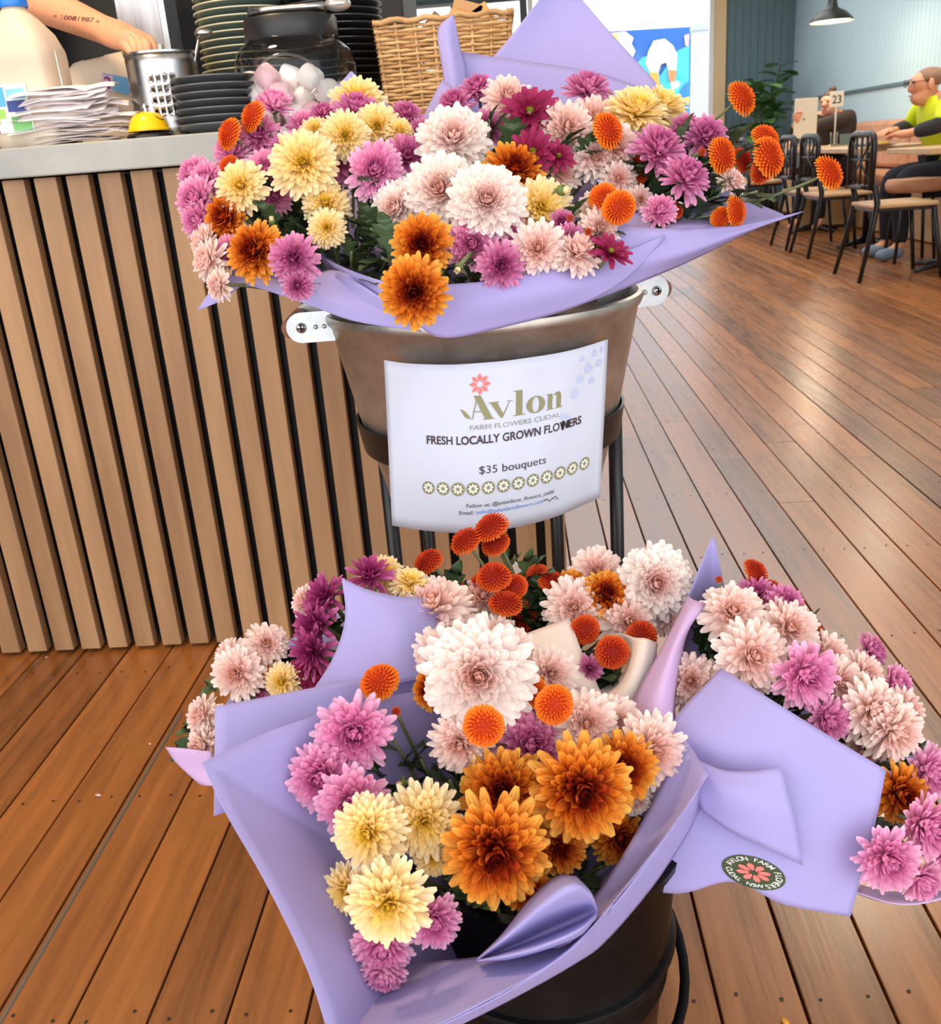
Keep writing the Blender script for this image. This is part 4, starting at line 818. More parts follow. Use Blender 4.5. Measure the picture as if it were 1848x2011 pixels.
for k in range(12):
    sc = lerp(.186, .900, k/11); tc = .728
    pr('daisy_badge', [(sc+.0285*math.cos(a), tc+.0285*ASP*math.sin(a)) for a in [2*math.pi*i/24 for i in range(24)]], [tuple(range(24))], 'ink_olive')
    rosette(sc, tc, .0235, 8, 'ink_white', 'badge_petal', .26, .21, .0016)
rr = random.Random(8)
for (a, b, r_) in ((.86, .07, .012), (.90, .14, .018), (.93, .06, .012), (.855, .19, .016), (.955, .13, .014), (.83, .27, .018), (.97, .05, .010), (.92, .22, .012), (.775, .385, .014), (.80, .40, .012)):
    an = rr.uniform(0, 3); pr('water_mark', [(a+r_*math.cos(q)*1.1, b+r_*1.9*math.sin(q)*(1 if math.cos(q+an) > 0 else .7)) for q in [2*math.pi*i/14 for i in range(14)]], [tuple(range(14))], 'ink_pale', .0008)
# ================================================================== THINGS ON THE COUNTER
CZ = 1.0702
def jug_mesh(name, parent, m, hw=.068, h=.262):
    """square-shouldered milk bottle lofted through rounded-square sections"""
    secs = [(0.0, .86, .4), (.004, .95, .4), (.02, 1.0, .42), (.10, 1.0, .42), (.105, .985, .42), (.15, .985, .42), (.155, 1.0, .45), (.175, .99, .55), (.205, .86, .75), (.23, .60, .95), (.245, .38, 1), (.25, .33, 1), (h, .33, 1)]
    n = 40; vs = []
    for z, s, rd in secs:
        for k in range(n):
            a = 2*math.pi*k/n; c, sn = math.cos(a), math.sin(a); pw = 2/(2+6*(1-rd)); vs.append((hw*s*math.copysign(abs(c)**pw, c), hw*s*math.copysign(abs(sn)**pw, sn), z))
    return mesh_obj(name, vs, grid_faces(len(secs), n, True)+[tuple(range(n-1, -1, -1))], m, parent, True)
MT['milk'] = add_trans(M('milk_plastic', (240, 226, 206), .4), .35)
def label_panel(parent, x, y0, z0, w, h, rects, nm='printed_label'):
    MB().box((x, y0, z0+h/2), (w, .0012, h)).build(nm, M(nm+'_base', (226, 236, 226), .5), parent)
    for i, (a, b, c, d_, col) in enumerate(rects):
        MB().box((x-w/2+(a+c/2)*w, y0-.0009, z0+(b+d_/2)*h), (c*w, .0008, d_*h)).build(nm+'_block', M(nm+'_ink%d' % i, col, .5), parent)
def flat_text(parent, txt, x, y, z, hgt, m, bold=0.0, nm='lettering', wmax=None):
    vs, fs, w = text2d(txt, bold); k = hgt; kx = hgt if not wmax else wmax/w
    return mesh_obj(nm, [(x+a*kx, y, z+b*k) for a, b in vs], fs, m, parent, False)
jg = thing('milk_jug', 'white plastic milk jug with blue cap at the left end of the worktop', 'jug', (-.918, 2.03, CZ))
jug_mesh('jug_body', jg, MT['milk'])
auto_smooth(MB().lathe([(.026, .252), (.0275, .255), (.0275, .278), (.025, .281), (.001, .281)], 30).build('cap', M('blue_cap', (40, 130, 226), .35), jg), 40)
label_panel(jg, -.022, -.0695, .03, .09, .085, [(0, .55, .5, .4, (80, 170, 220)), (.0, .30, .45, .2, (150, 200, 90)), (0, .2, .3, .1, (240, 190, 40)), (.52, .38, .4, .28, (40, 60, 130)), (.55, .02, .42, .3, (120, 190, 110)), (0, 0, .35, .22, (232, 226, 236)), (.55, .7, .4, .2, (120, 190, 226))])
flat_text(jg, '2', -.060, -.0712, .031, .022, M('plum_ink', (150, 40, 110), .5), .03)
j2 = thing('milk_jug', 'cream plastic milk jug lying on its side behind the paper dockets', 'jug', (-.985, 2.36, CZ+.082))
b2 = jug_mesh('jug_body', j2, MT['milk'], .082, .262); b2.rotation_euler = (0, math.radians(-97), 0); b2.location = (.235, 0, .02)
b2.scale = (1.25, 1, 1.0)
lp = YP(228, 165, 2.26); l2 = MB().box((0, 0, 0), (.062, .001, .034)).build('printed_label', M('label_blue', (96, 160, 206), .5), j2); l2.location = lp-j2.location; l2.rotation_euler = (0, math.radians(14), 0)
l3 = MB().box((-.019, -.001, 0), (.024, .001, .03)).build('printed_label_block', M('label_lilac', (206, 176, 206), .5), l2)
flat_text(l2, '2', -.026, -.002, -.011, .022, M('plum_ink2', (130, 40, 100), .5), .03)
# ---- dockets on a spike
SX, SY = YP(140, 250, 2.0).x, 2.0
sp = thing('docket_spike', 'thin steel spike standing through the pile of paper dockets', 'spike', (SX, SY, CZ))
MB().tube([(0, 0, 0), (.0, 0, .09), (-.002, 0, .165), (-.003, 0, .172)], [.0018, .0018, .0016, .0002], 8).build('spike_wire', MT['chrome'], sp, True)
MB().lathe([(.001, 0), (.045, 0), (.045, .003), (.001, .004)], 24).build('base', MT['black'], sp, True)
rr = random.Random(12); docm = [M('docket_paper_%d' % i, c, .7) for i, c in enumerate([(240, 232, 230), (236, 226, 222), (244, 236, 232), (232, 224, 226)])]
ND = 34
for i in range(ND):
    t = i/(ND-1); w, l = rr.uniform(.07, .10), rr.uniform(.13, .235)*(1.08-.45*abs(t-.45)); z = .010+t*.098
    a = rr.uniform(-.32, .32); vs = []; nu, nv = 14, 6; ph = rr.uniform(0, 6); amp = rr.uniform(.001, .005); dr = rr.uniform(.0, .010); fd = rr.uniform(.006, .022)*(.35+t); lr = rr.uniform(-.06, .06)
    ox, oy = rr.uniform(-.022, .022), rr.uniform(-.022, .004)
    for b in range(nv+1):
        for c in range(nu+1):
            u, v = c/nu-.5, b/nv-.5; x, y = u*l+ox, v*w+oy
            zz = z+amp*math.sin(u*9+ph)*abs(u)*2-dr*abs(u)**2*3-fd*max(0, -.1-v)*2.2+lr*u*l
            vs.append((x*math.cos(a)-y*math.sin(a), x*math.sin(a)*.8+y*math.cos(a), max(.003+i*.0004, zz)))
    o = mesh_obj('docket', vs, grid_faces(nv+1, nu+1), docm[i % 4], None, True); o.location = (SX, SY+.005, CZ)
    sm = o.modifiers.new('t', 'SOLIDIFY'); sm.thickness = .0005
    tag(o, 'used paper order docket in the crumpled pile on the spike', 'docket', 'paper dockets on the spike')
# ---- call bell
bl = thing('call_bell', 'yellow call bell with a smile mark beside the paper dockets', 'bell', (YP(292, 250, 1.965).x, 1.965, CZ))
auto_smooth(MB().lathe([(.043, 0), (.043, .006), (.040, .009), (.020, .012), (.012, .016)], 36).build('bell_base', M('dark_chrome', (60, 58, 56), .25, .8), bl), 40)
auto_smooth(MB().lathe([(.0385, .0135), (.0395, .0135), (.040, .017), (.0375, .018), (.036, .024), (.031, .036), (.022, .0445), (.010, .048), (.001, .0485)], 40).build('bell_dome', MT['yellow'], bl), 30)
auto_smooth(MB().lathe([(.004, .048), (.004, .054), (.007, .055), (.0075, .058), (.005, .0615), (.001, .062)], 16).build('bell_button', MT['chrome'], bl), 40)
tree = None
arcp = []
for rad in (1.0, .72):
    pass
bd = [c for c in bl.children if c.name.startswith('bell_dome')][0]; tree = bvh_of(bd)
sm_o = [(305+i*1.55, 226+8.5*math.sin(math.pi*(.05+.5*i/11))) for i in range(12)]
decal('smile_mark', [(x, y-.9) for x, y in sm_o]+[(x, y+.9) for x, y in sm_o], [(i, i+1, 13+i, 12+i) for i in range(11)], tree, MT['ink_black'], bl, .0004)
# ---- perforated cutlery cylinder
cyx = YP(328, 200, 2.05).x
cy = thing('cutlery_cylinder', 'perforated stainless steel cylinder holding cutlery', 'utensil holder', (cyx, 2.055, CZ))
def perforated(R, z0, z1, nu, nv, hole, hr):
    mb = MB(); dz = (z1-z0)/nv
    def pt(u, z): a = 2*math.pi*u/nu; return Vector((R*math.cos(a), R*math.sin(a), z))
    for i in range(nv):
        for k in range(nu):
            sq = [(k, 0), (k+.5, 0), (k+1, 0), (k+1, .5), (k+1, 1), (k+.5, 1), (k, 1), (k, .5)]
            out = [pt(u, z0+(i+w)*dz) for u, w in sq]
            if hole(i, k):
                ins = [pt(k+.5+hr*math.cos(a)/(2*math.pi*R/nu), z0+(i+.5)*dz+hr*math.sin(a)) for a in [math.radians(q) for q in (225, 270, 315, 0, 45, 90, 135, 180)]]
                mb.add(out+ins, [(j, (j+1) % 8, 8+(j+1) % 8, 8+j) for j in range(8)])
            else: mb.add([out[0], out[2], out[4], out[6]], [(0, 1, 2, 3)])
    bm = bmesh.new(); me = bpy.data.meshes.new('x'); me.from_pydata([tuple(v) for v in mb.v], [], mb.f); bm.from_mesh(me); bmesh.ops.remove_doubles(bm, verts=bm.verts, dist=1e-5)
    bm.to_mesh(me); bm.free(); me.polygons.foreach_set('use_smooth', [True]*len(me.polygons)); return me
me = perforated(.068, 0, .154, 32, 8, lambda i, k: 2 <= i <= 5 and k % 8 in (0, 1, 2, 3) and k // 8 in (0, 1, 2, 3), .0042)
me.materials.append(MT['steel']); o = bpy.data.objects.new('cylinder_wall', me); link(o, cy); o.rotation_euler = (0, 0, math.radians(-8))
sm = o.modifiers.new('t', 'SOLIDIFY'); sm.thickness = .0012
auto_smooth(MB().lathe([(.067, .152), (.0695, .152), (.0695, .156), (.067, .156)], 40, closed=True).build('rim', MT['steel'], cy), 40)
MB().lathe([(.001, .004), (.067, .004)], 32).build('cylinder_base', MT['steel'], cy, True)
for (x, y, z, lx, lab) in ((.035, .0, .185, .05, 'steel spoon leaning in the cutlery cylinder with its bowl up'), (-.056, .01, .172, -.05, 'steel knife handle standing at the left rim of the cutlery cylinder')):
    u = thing('cutlery', lab, 'cutlery', (cyx+x*.4, 2.055+y, CZ+.006))
    tip = Vector((lx+.02*(1 if lx > 0 else -.3), y, z-.01)); MB().tube([(0, 0, 0), tip*.6, tip], [.003, .0028, .0035], 8).build('handle', MT['steel'], u, True)
    if lx > 0:
        e = ellipsoid((tip.x+.008, tip.y, tip.z+.004), (.018, .012, .008)); e.build('bowl', MT['steel'], u, True)
# ---- plates
def plate_mesh(R, m_body, m_rim, name):
    a = MB().lathe([(.001, .002), (R*.55, .002), (R*.58, 0), (R*.62, .003), (R*.9, .0105), (R*.985, .0155)], 48); b = MB().lathe([(R*.985, .0155), (R, .0165), (R*.998, .0185), (R*.975, .0178), (R*.6, .006), (.001, .0055)], 48)
    return a, b
def stack(n, R, x, y, dz, mb_, mr, noun, where, grp, z0=CZ, spread=.0015):
    rr = random.Random(n); A = B = None
    for i in range(n):
        lab = '%s, %s in the stack %s' % (noun, 'topmost' if i == n-1 else 'lowest' if i == 0 else ORD[i+1]+' from bottom', where)
        t = thing('plate', lab, 'plate', (x+rr.uniform(-spread, spread), y+rr.uniform(-spread, spread), z0+i*dz), 0, grp)
        if A is None:
            a, b = plate_mesh(R, mb_, mr, 'plate'); A = auto_smooth(a.build('plate_underside', mb_, t), 50); B = auto_smooth(b.build('plate_rim', mr, t), 50)
        else:
            for q in (A, B): c = q.copy(); link(c, t)
stack(7, .083, YP(430, 210, 2.0).x, 2.0, .0137, M('grey_glaze', (84, 88, 92), .3), M('grey_glaze_rim', (96, 98, 100), .3), 'small charcoal side plate', 'beside the cutlery cylinder', 'charcoal side plates')
stack(20, .106, YP(492, 100, 2.24).x, 2.24, .0138, M('green_glaze', (84, 106, 104), .3), M('cream_glaze_rim', (196, 190, 160), .3), 'cream-rimmed green plate', 'behind the glass jar', 'sage green plates')
stack(21, .108, YP(660, 100, 2.24).x-.002, 2.24, .0137, M('black_glaze', (40, 40, 43), .28), M('black_glaze_rim', (52, 52, 56), .28), 'black plate', 'between the jar and the basket', 'black plates')
# ---- glass jar of marshmallows
jx, jy = YP(588, 200, 2.04).x, 2.045
ja = thing('glass_jar', 'wide glass jar with black lid holding pink and white marshmallows', 'jar', (jx, jy, CZ))
auto_smooth(MB().lathe([(.001, .004), (.095, .004), (.108, .010), (.1165, .03), (.1185, .075), (.118, .110), (.112, .135), (.100, .150), (.090, .157), (.088, .163)], 56).build('jar_glass', MT['glass'], ja), 60)
auto_smooth(MB().lathe([(.0885, .156), (.0895, .158), (.0895, .192), (.087, .196), (.001, .197)], 48).build('lid', M('black_lid', (30, 31, 34), .4), ja), 40)
rg = MB(); pts = [Vector((.06*math.cos(a), -.1195+.018*(abs(math.cos(a)))**2, .082+.042*math.sin(a))) for a in [2*math.pi*i/36 for i in range(37)]]
rg.tube(pts, .0022, 8, False).build('moulded_oval', MT['glass'], ja, True)
mm = [M('white_marshmallow', (246, 240, 234), .8), M('pink_marshmallow', (240, 196, 204), .8)]
mp_ = [(.0213*math.sin(math.pi*i/8)**.5 if 0 < i < 8 else .001, -.019+.038*(i/8)) for i in range(9)]
mpf = [(.001, -.019), (.016, -.019), (.020, -.016), (.0215, -.008), (.0215, .008), (.020, .016), (.016, .019), (.001, .019)]
mesh_m = []
for q in mm: o = auto_smooth(MB().lathe(mpf, 20).build('marshmallow', q), 60); mesh_m.append(o.data); bpy.data.objects.remove(o)
rr = random.Random(21); placed = []
for lay in range(3):
    for k in range(12):
        a = 2*math.pi*(k+.5*(lay % 2))/12+rr.uniform(-.1, .1); r = .088 if k % 3 else .05
        if lay == 2 and not (math.sin(a) < .2 and math.cos(a) < .55): continue
        p = Vector((jx+r*math.cos(a), jy+r*math.sin(a), CZ+.026+lay*.031+rr.uniform(-.004, .004))); c = 0 if rr.random() < .6 else 1
        o = bpy.data.objects.new('marshmallow', mesh_m[c]); link(o); o.location = p; o.rotation_euler = (rr.uniform(0, 3), rr.uniform(0, 3), rr.uniform(0, 3))
        tag(o, ('white' if c == 0 else 'pale pink')+' marshmallow among the others heaped inside the glass jar', 'marshmallow', ('white' if c == 0 else 'pink')+' marshmallows in the jar')
tg = thing('tongs', 'steel serving tongs lying across the black jar lid', 'tongs', (jx, jy, CZ+.1985))
for s in (-1, 1): MB().tube([(-.062, -.03+.004*s, .010), (-.03, -.03+.007*s, .011), (.04, -.028+.013*s, .010), (.075, -.026+.014*s, .009)], [.0075, .006, .0065, .008], 8).build('tong_arm', MT['steel'], tg, True)
auto_smooth(ellipsoid((.098, -.022, .012), (.026, .02, .013)).build('tong_claw', M('clear_claw', (206, 200, 194), .15, .6), tg, True), 60)
MB().box((-.066, -.03, .011), (.012, .018, .018)).build('tong_hinge', MT['black'], tg, bevel=.003)
# ---- wicker basket
b0, b1 = YP(757, 225, 2.06), YP(985, 225, 2.06); bk = thing('wicker_basket', 'woven wicker basket at the right end of the worktop', 'basket', ((b0.x+b1.x)/2+.012, 2.14, CZ))
MT['wick'] = mnoise('wicker', (176, 130, 78), (216, 176, 122), (40, 40, 60), (.5, .7), rand=.4)
hx, hy, BH = .118, .085, .175
def bask(u, z, off=0):
    """perimeter point, u in 0..4 sides, slightly flared"""
    k = 1+.10*z/BH; s = int(u) % 4; f = u-int(u); x, y = hx*k+off, hy*k+off
    P4 = [(-x, -y), (x, -y), (x, y), (-x, y)]; a, b = P4[s], P4[(s+1) % 4]; return Vector((lerp(a[0], b[0], f), lerp(a[1], b[1], f), z))
stk = []
for s in range(4):
    for j in range(7 if s % 2 == 0 else 5):
        n = 7 if s % 2 == 0 else 5; stk.append(s+(j+.03)/n)
for u in stk: MB().tube([bask(u, 0), bask(u, BH*.5), bask(u, BH)], .0034, 6).build('stake', MT['wick'], bk, True)
rr = random.Random(5); wv = []
for i in range(24):
    z = .006+i*.0070; pts = []
    for k in range(97):
        u = 4*k/96; n = 7 if int(u) % 4 % 2 == 0 else 5; ph = (u-int(u))*n*math.pi
        pts.append(bask(u % 4, z+rr.uniform(-.0009, .0009), .0036*math.cos(ph+(math.pi if i % 2 else 0))))
    MB().tube(pts, .0030+rr.uniform(0, .0006), 6, False).build('woven_strand', MT['wick'], bk, True)
for off in (-.003, .004):
    MB().tube([bask(4*k/64 % 4, BH+.002+.003*math.sin(k*1.7+off*900), off) for k in range(65)], .0052, 6, False).build('rim_strand', MT['wick'], bk, True)
for i, (x, a, l, m, nm, lab) in enumerate([(.035, .3, .15, M('kraft', (190, 146, 96), .6), 'packet', 'brown paper packet poking out of the wicker basket'), (.085, -.5, .12, M('tan_cookie', (206, 160, 92), .6), 'packet', 'amber cellophane packet lying on top of the wicker basket'), (-.03, .7, .1, M('brown_card', (120, 96, 84), .6), 'packet', 'dark brown packet at the back of the wicker basket')]):
    pk = thing(nm, lab, 'packet', (bk.location.x+x, 2.13, CZ+.155))
    mb = MB(); mb.box((0, 0, 0), (l*.45, .03, l*.55), Matrix.Rotation(a, 3, 'Y')); mb.build('packet_body', m, pk, bevel=.01)
    mb = MB(); mb.box((l*.32*math.sin(a), 0, l*.32*math.cos(a)), (l*.4, .006, .02), Matrix.Rotation(a, 3, 'Y')); mb.build('packet_seal', m, pk, bevel=.002)
# ================================================================== BARISTA: arm reaching into the cylinder
el = YP(-40, -45, 2.42); wr_ = YP(212, 62, 2.15); kn = YP(268, 82, 2.09)
shd = el+Vector((-.02, .26, .22)); cen = Vector((shd.x-.20, shd.y+.03, 0))
pe = thing('person', 'person behind the counter reaching into the cutlery cylinder, number tattoo on forearm', 'person', (cen.x, cen.y, 0))
def rel(v): return Vector(v)-pe.location
J = {'pel': (rel((cen.x, cen.y, 1.0)), (.16, .11)), 'ches': (rel((cen.x, cen.y, 1.36)), (.17, .12)), 'neck': (rel((cen.x, cen.y-.01, 1.62)), .055), 'head': (rel((cen.x, cen.y-.03, 1.72)), .085), 'crown': (rel((cen.x, cen.y-.02, 1.82)), .08),
     's1': (rel(shd), .065), 'e1': (rel(el), .047), 'fm': (rel(el.lerp(wr_, .35)), .048), 'fn': (rel(el.lerp(wr_, .72)), .037), 'w1': (rel(wr_), (.029, .026)), 'h1': (rel(wr_.lerp(kn, .55)), (.036, .026)), 'k1': (rel(kn), (.038, .024)),
     's2': (rel((cen.x-.2, cen.y, 1.52)), .065), 'e2': (rel((cen.x-.26, cen.y-.02, 1.22)), .05), 'w2': (rel((cen.x-.24, cen.y-.15, 1.02)), .03), 'h2': (rel((cen.x-.23, cen.y-.22, .98)), (.04, .02)),
     'hp1': (rel((cen.x+.1, cen.y, .92)), .1), 'kn1': (rel((cen.x+.1, cen.y, .5)), .07), 'an1': (rel((cen.x+.1, cen.y, .06)), .045), 'hp2': (rel((cen.x-.1, cen.y, .92)), .1), 'kn2': (rel((cen.x-.1, cen.y, .5)), .07), 'an2': (rel((cen.x-.1, cen.y, .06)), .045)}
E_ = [('pel', 'ches'), ('ches', 'neck'), ('neck', 'head'), ('head', 'crown'), ('ches', 's1'), ('s1', 'e1'), ('e1', 'fm'), ('fm', 'fn'), ('fn', 'w1'), ('w1', 'h1'), ('h1', 'k1'), ('ches', 's2'), ('s2', 'e2'), ('e2', 'w2'), ('w2', 'h2'), ('pel', 'hp1'), ('hp1', 'kn1'), ('kn1', 'an1'), ('pel', 'hp2'), ('hp2', 'kn2'), ('kn2', 'an2')]
tips = [(305, 118, 2.06), (292, 120, 2.045), (280, 120, 2.045), (268, 118, 2.055)]; knk = [(292, 80, 2.085), (283, 80, 2.07), (273, 82, 2.065), (262, 86, 2.07)]
for i in range(4):
    a, b = rel(YP(*knk[i])), rel(YP(*tips[i])); mid = a.lerp(b, .45)+Vector((.006, -.008, .006)); J['f%da' % i] = (a, .0125); J['f%db' % i] = (mid, .0105); J['f%dc' % i] = (b, .0085)
    E_ += [('k1', 'f%da' % i), ('f%da' % i, 'f%db' % i), ('f%db' % i, 'f%dc' % i)]
ta = rel(YP(247, 84, 2.08)); tb = rel(YP(262, 108, 2.05)); J['t1'] = (ta, .013); J['t2'] = (tb, .0095); E_ += [('h1', 't1'), ('t1', 't2')]
body = skin('body', J, E_, MT['skin'], pe, 2)
Js = {'pel': (J['pel'][0], (.175, .125)), 'ches': (J['ches'][0], (.185, .135)), 'col': (J['neck'][0]-Vector((0, 0, .06)), .07), 's1': (J['s1'][0], .078), 'sl': (J['s1'][0].lerp(J['e1'][0], .6), .068), 's2': (J['s2'][0], .078), 'sl2': (J['s2'][0].lerp(J['e2'][0], .6), .068)}
skin('black_shirt', Js, [('pel', 'ches'), ('ches', 'col'), ('ches', 's1'), ('s1', 'sl'), ('ches', 's2'), ('s2', 'sl2')], M('black_cotton', (22, 22, 24), .85), pe, 2)
Jt = {k: (J[k][0], (J[k][1] if not isinstance(J[k][1], tuple) else J[k][1][0])*1.12) for k in ('pel', 'hp1', 'kn1', 'an1', 'hp2', 'kn2', 'an2')}
skin('trousers', Jt, [('pel', 'hp1'), ('hp1', 'kn1'), ('kn1', 'an1'), ('pel', 'hp2'), ('hp2', 'kn2'), ('kn2', 'an2')], M('dark_denim', (34, 38, 50), .85), pe, 2)
ellipsoid(rel((cen.x, cen.y+.012, 1.79)), (.1, .105, .10)).build('hair', M('dark_hair', (40, 28, 20), .7), pe, True)
tree = bvh_of(body)
vs, fs, w = text2d('10081987', .012, .25)
tw = [(118+x/w*68, 37.5+x/w*72*.085-y*8.2) for x, y in vs]; decal('tattoo', tw, fs, tree, M('tattoo_ink', (84, 62, 56), .6), pe, .0006)
for cx_, cy_ in ((108, 32), (192, 42)):
    n = 10; o_ = [(cx_+3.2*math.cos(2*math.pi*i/n), cy_+2.2*math.sin(2*math.pi*i/n)) for i in range(n)]; i_ = [(cx_+2.0*math.cos(2*math.pi*i/n), cy_+1.2*math.sin(2*math.pi*i/n)) for i in range(n)]
    decal('tattoo', o_+i_, [(i, (i+1) % n, n+(i+1) % n, n+i) for i in range(n)], tree, bpy.data.materials['tattoo_ink'], pe, .0006)
# ================================================================== DINING AREA (right, behind)
MT['wood_pale'] = mnoise('pale_table_wood', (190, 150, 106), (216, 182, 140), (3, 22, 3), (.4, .55))
MT['ply'] = mnoise('bench_ply', (206, 166, 112), (226, 192, 142), (3, 3, 16), (.45, .6))
MT['tan'] = mnoise('tan_leather', (176, 122, 88), (204, 156, 120), (6, 6, 6), (.45, .6))
def chair(loc, rz, label, seatm):
    t = thing('bistro_chair', label, 'chair', loc, rz, 'black bistro chairs along the tables')
    K = MT['black']
    for s in (-1, 1):
        MB().tube([(-.285, .255*s, 0), (-.20, .215*s, .40), (-.185, .205*s, .50), (-.215, .21*s, .62)], [.014, .018, .02, .02], 10).build('leg', K, t, True)
        MB().tube([(.26, .235*s, 0), (.19, .19*s, .46)], [.013, .017], 10).build('leg', K, t, True)
    fr = [Vector((-.235, y, z)) for y, z in [(-.205, .60), (-.215, .86), (-.195, .915), (-.15, .93), (.15, .93), (.195, .915), (.215, .86), (.205, .60)]]
    bk = MB().tube(fr, .021, 10).build('backrest_frame', K, t, True)
    MB().tube([(-.228, -.205, .60), (-.228, .205, .60)], .019, 8).build('lower_rail', K, bk, True)
    for y in (-.10, 0, .10): MB().tube([(-.236, y, .60), (-.238, y, .92)], .0085, 6).build('lattice_bar', K, bk, True)
    MB().tube([(-.238, -.20, .77), (-.238, .20, .77)], .0085, 6).build('lattice_bar', K, bk, True)
    MB().tube([(-.24, -.19, .62), (-.24, .19, .90)], .0075, 6).build('lattice_bar', K, bk, True)
    MB().tube([(-.24, .19, .62), (-.24, -.19, .90)], .0075, 6).build('lattice_bar', K, bk, True)
    MB().box((0, 0, .478), (.43, .42, .03)).build('seat', seatm, t, bevel=.012)
    MB().box((0, 0, .452), (.40, .39, .022)).build('seat_frame', K, t, bevel=.006)
    return t
for (y, x, rz, lab) in ((6.87, 2.62, 0, 'black lattice-back chair nearest the camera, pulled up to the close table'), (8.33, 2.71, 0, 'black lattice-back chair second from the close table edge'), (9.0, 2.72, 0, 'black lattice-back chair third along, next to the menu reader'), (12.0, 2.9, 0, 'farthest black lattice-back chair, near the leafy plant'), (11.1, 2.8, 0, 'black lattice-back chair just in front of the farthest one')):
    chair((x, y, 0), math.radians(rz), lab, MT['wood_pale'])
def table(loc, w, d, label, z=.815):
    t = thing('cafe_table', label, 'table', loc, 0, 'cafe tables along the bench')
    MB().box((0, 0, z-.018), (w, d, .036)).build('tabletop', MT['wood_pale'], t, bevel=.004)
    MB().tube([(0, 0, .03), (0, 0, z-.036)], .035, 14).build('pedestal', MT['black'], t, True)
    for a in range(4):
        c, s = math.cos(a*math.pi/2+.4), math.sin(a*math.pi/2+.4); MB().tube([(0, 0, .05), (.15*c, .15*s, .035), (.30*c, .30*s, .015)], [.03, .022, .014], 8).build('foot', MT['black'], t, True)
    return t
table((3.08, 7.0, 0), .70, .74, 'close wooden cafe table at the right edge')
table((3.10, 8.7, 0), .70, 1.0, 'wooden cafe table in front of the man in the yellow jacket')
table((3.12, 10.25, 0), .70, 1.3, 'wooden cafe table holding the number stand and caddy')
table((3.2, 12.2, 0), .70, .8, 'farthest wooden cafe table by the plant')
bn = thing('banquette', 'tan leather banquette bench along the blue boarded wall', 'bench', (3.82, 9.4, 0))
MB().box((0, 0, .22), (.5, 7.4, .42)).build('bench_front', MT['ply'], bn, bevel=.006)
for i in range(5):
    MB().box((-.02, -2.96+i*1.48, .48), (.52, 1.46, .11)).build('seat_cushion', MT['tan'], bn, bevel=.04); MB().box((.20, -2.96+i*1.48, .78), (.12, 1.46, .46)).build('back_cushion', MT['tan'], bn, bevel=.04)
sp2 = YP(1615, 330, 10.6); pn = thing('timber_panel', 'pale plywood panel standing under the number table', 'panel', (sp2.x+.15, 10.62, 0))
MB().box((0, 0, .39), (.75, .03, .74)).build('panel_board', MT['ply'], pn, bevel=.004); MB().box((0, .02, .03), (.7, .03, .06)).build('plinth', MT['black'], pn)
so = thing('stool', 'tan leather stool beside the man at the right edge', 'stool', (3.02, 7.55, 0))
auto_smooth(MB().lathe([(.001, .50), (.18, .50), (.20, .52), (.205, .56), (.19, .59), (.001, .60)], 28).build('cushion', MT['tan'], so), 60)
for a in range(4):
    c, s = math.cos(a*math.pi/2+.7), math.sin(a*math.pi/2+.7); MB().tube([(.14*c, .14*s, .5), (.2*c, .2*s, 0)], .013, 8).build('leg', MT['black'], so, True)
# ---- number stand, caddy, menu, tray
p = YP(1643, 195, 10.0)
ns = thing('table_number', 'cream number card on a wire stand on the cafe table', 'table number', (p.x, 10.0, .815))
MB().box((0, 0, p.z-.815), (.135, .012, .135)).build('number_card', M('cream_card', (236, 224, 198), .6), ns, bevel=.012)
vs, fs, w = text2d('23', .01); o = mesh_obj('number_lettering', [((a/w-.5)*.085, -.0075, p.z-.815-.035+b*.07) for a, b in vs], fs, MT['ink_black'], ns, False)
MB().tube([(0, 0, .01), (0, 0, p.z-.815-.06)], .007, 8).build('rod', M('cream_rod', (226, 216, 196), .5), ns, True); MB().lathe([(.001, .012), (.05, .01), (.055, 0)], 20).build('stand_base', M('cream_base', (220, 208, 186), .5), ns, True)
p = ZP(1665, 272, .815); ca = thing('caddy', 'grey-green condiment pot on a tray beside the number card', 'pot', (YP(1662, 262, 9.85).x, 9.85, .815))
MB().box((0, 0, .008), (.24, .16, .012)).build('tray', M('green_tray', (110, 116, 100), .5), ca, bevel=.004)
auto_smooth(MB().lathe([(.001, .016), (.05, .016), (.056, .1), (.052, .1), (.046, .02), (.001, .02)], 24).build('pot_body', M('grey_green_pot', (104, 120, 112), .4), ca), 40)
gl = thing('water_glass', 'clear water glass at the edge of the caddy tray', 'glass', (YP(1638, 262, 9.8).x, 9.8, .815))
auto_smooth(MB().lathe([(.001, .002), (.03, .002), (.036, .12)], 20).build('glass_wall', MT['glass'], gl), 40)
sc_ = YP(1690, 262, 9.6); pc = thing('place_card', 'small cream card standing by the condiment pot', 'card', (sc_.x, 9.6, .815))
MB().box((0, 0, .05), (.1, .006, .1)).build('card_sheet', M('cream_card2', (232, 220, 200), .6), pc); MB().box((-.01, -.004, .06), (.05, .002, .012)).build('card_print', MT['ink_grey'], pc)
bt = thing('notebook', 'dark notebook lying before the man in the yellow jacket', 'notebook', (3.05, 8.55, .815))
MB().box((0, 0, .012), (.2, .28, .02)).build('cover', M('dark_cover', (58, 52, 56), .6), bt, bevel=.003); MB().box((0, 0, .0135), (.194, .272, .013)).build('pages', M('pages', (226, 220, 210), .7), bt)
pl_ = thing('serving_plate', 'food plate on a board in front of the man', 'plate', (2.98, 8.15, .815))
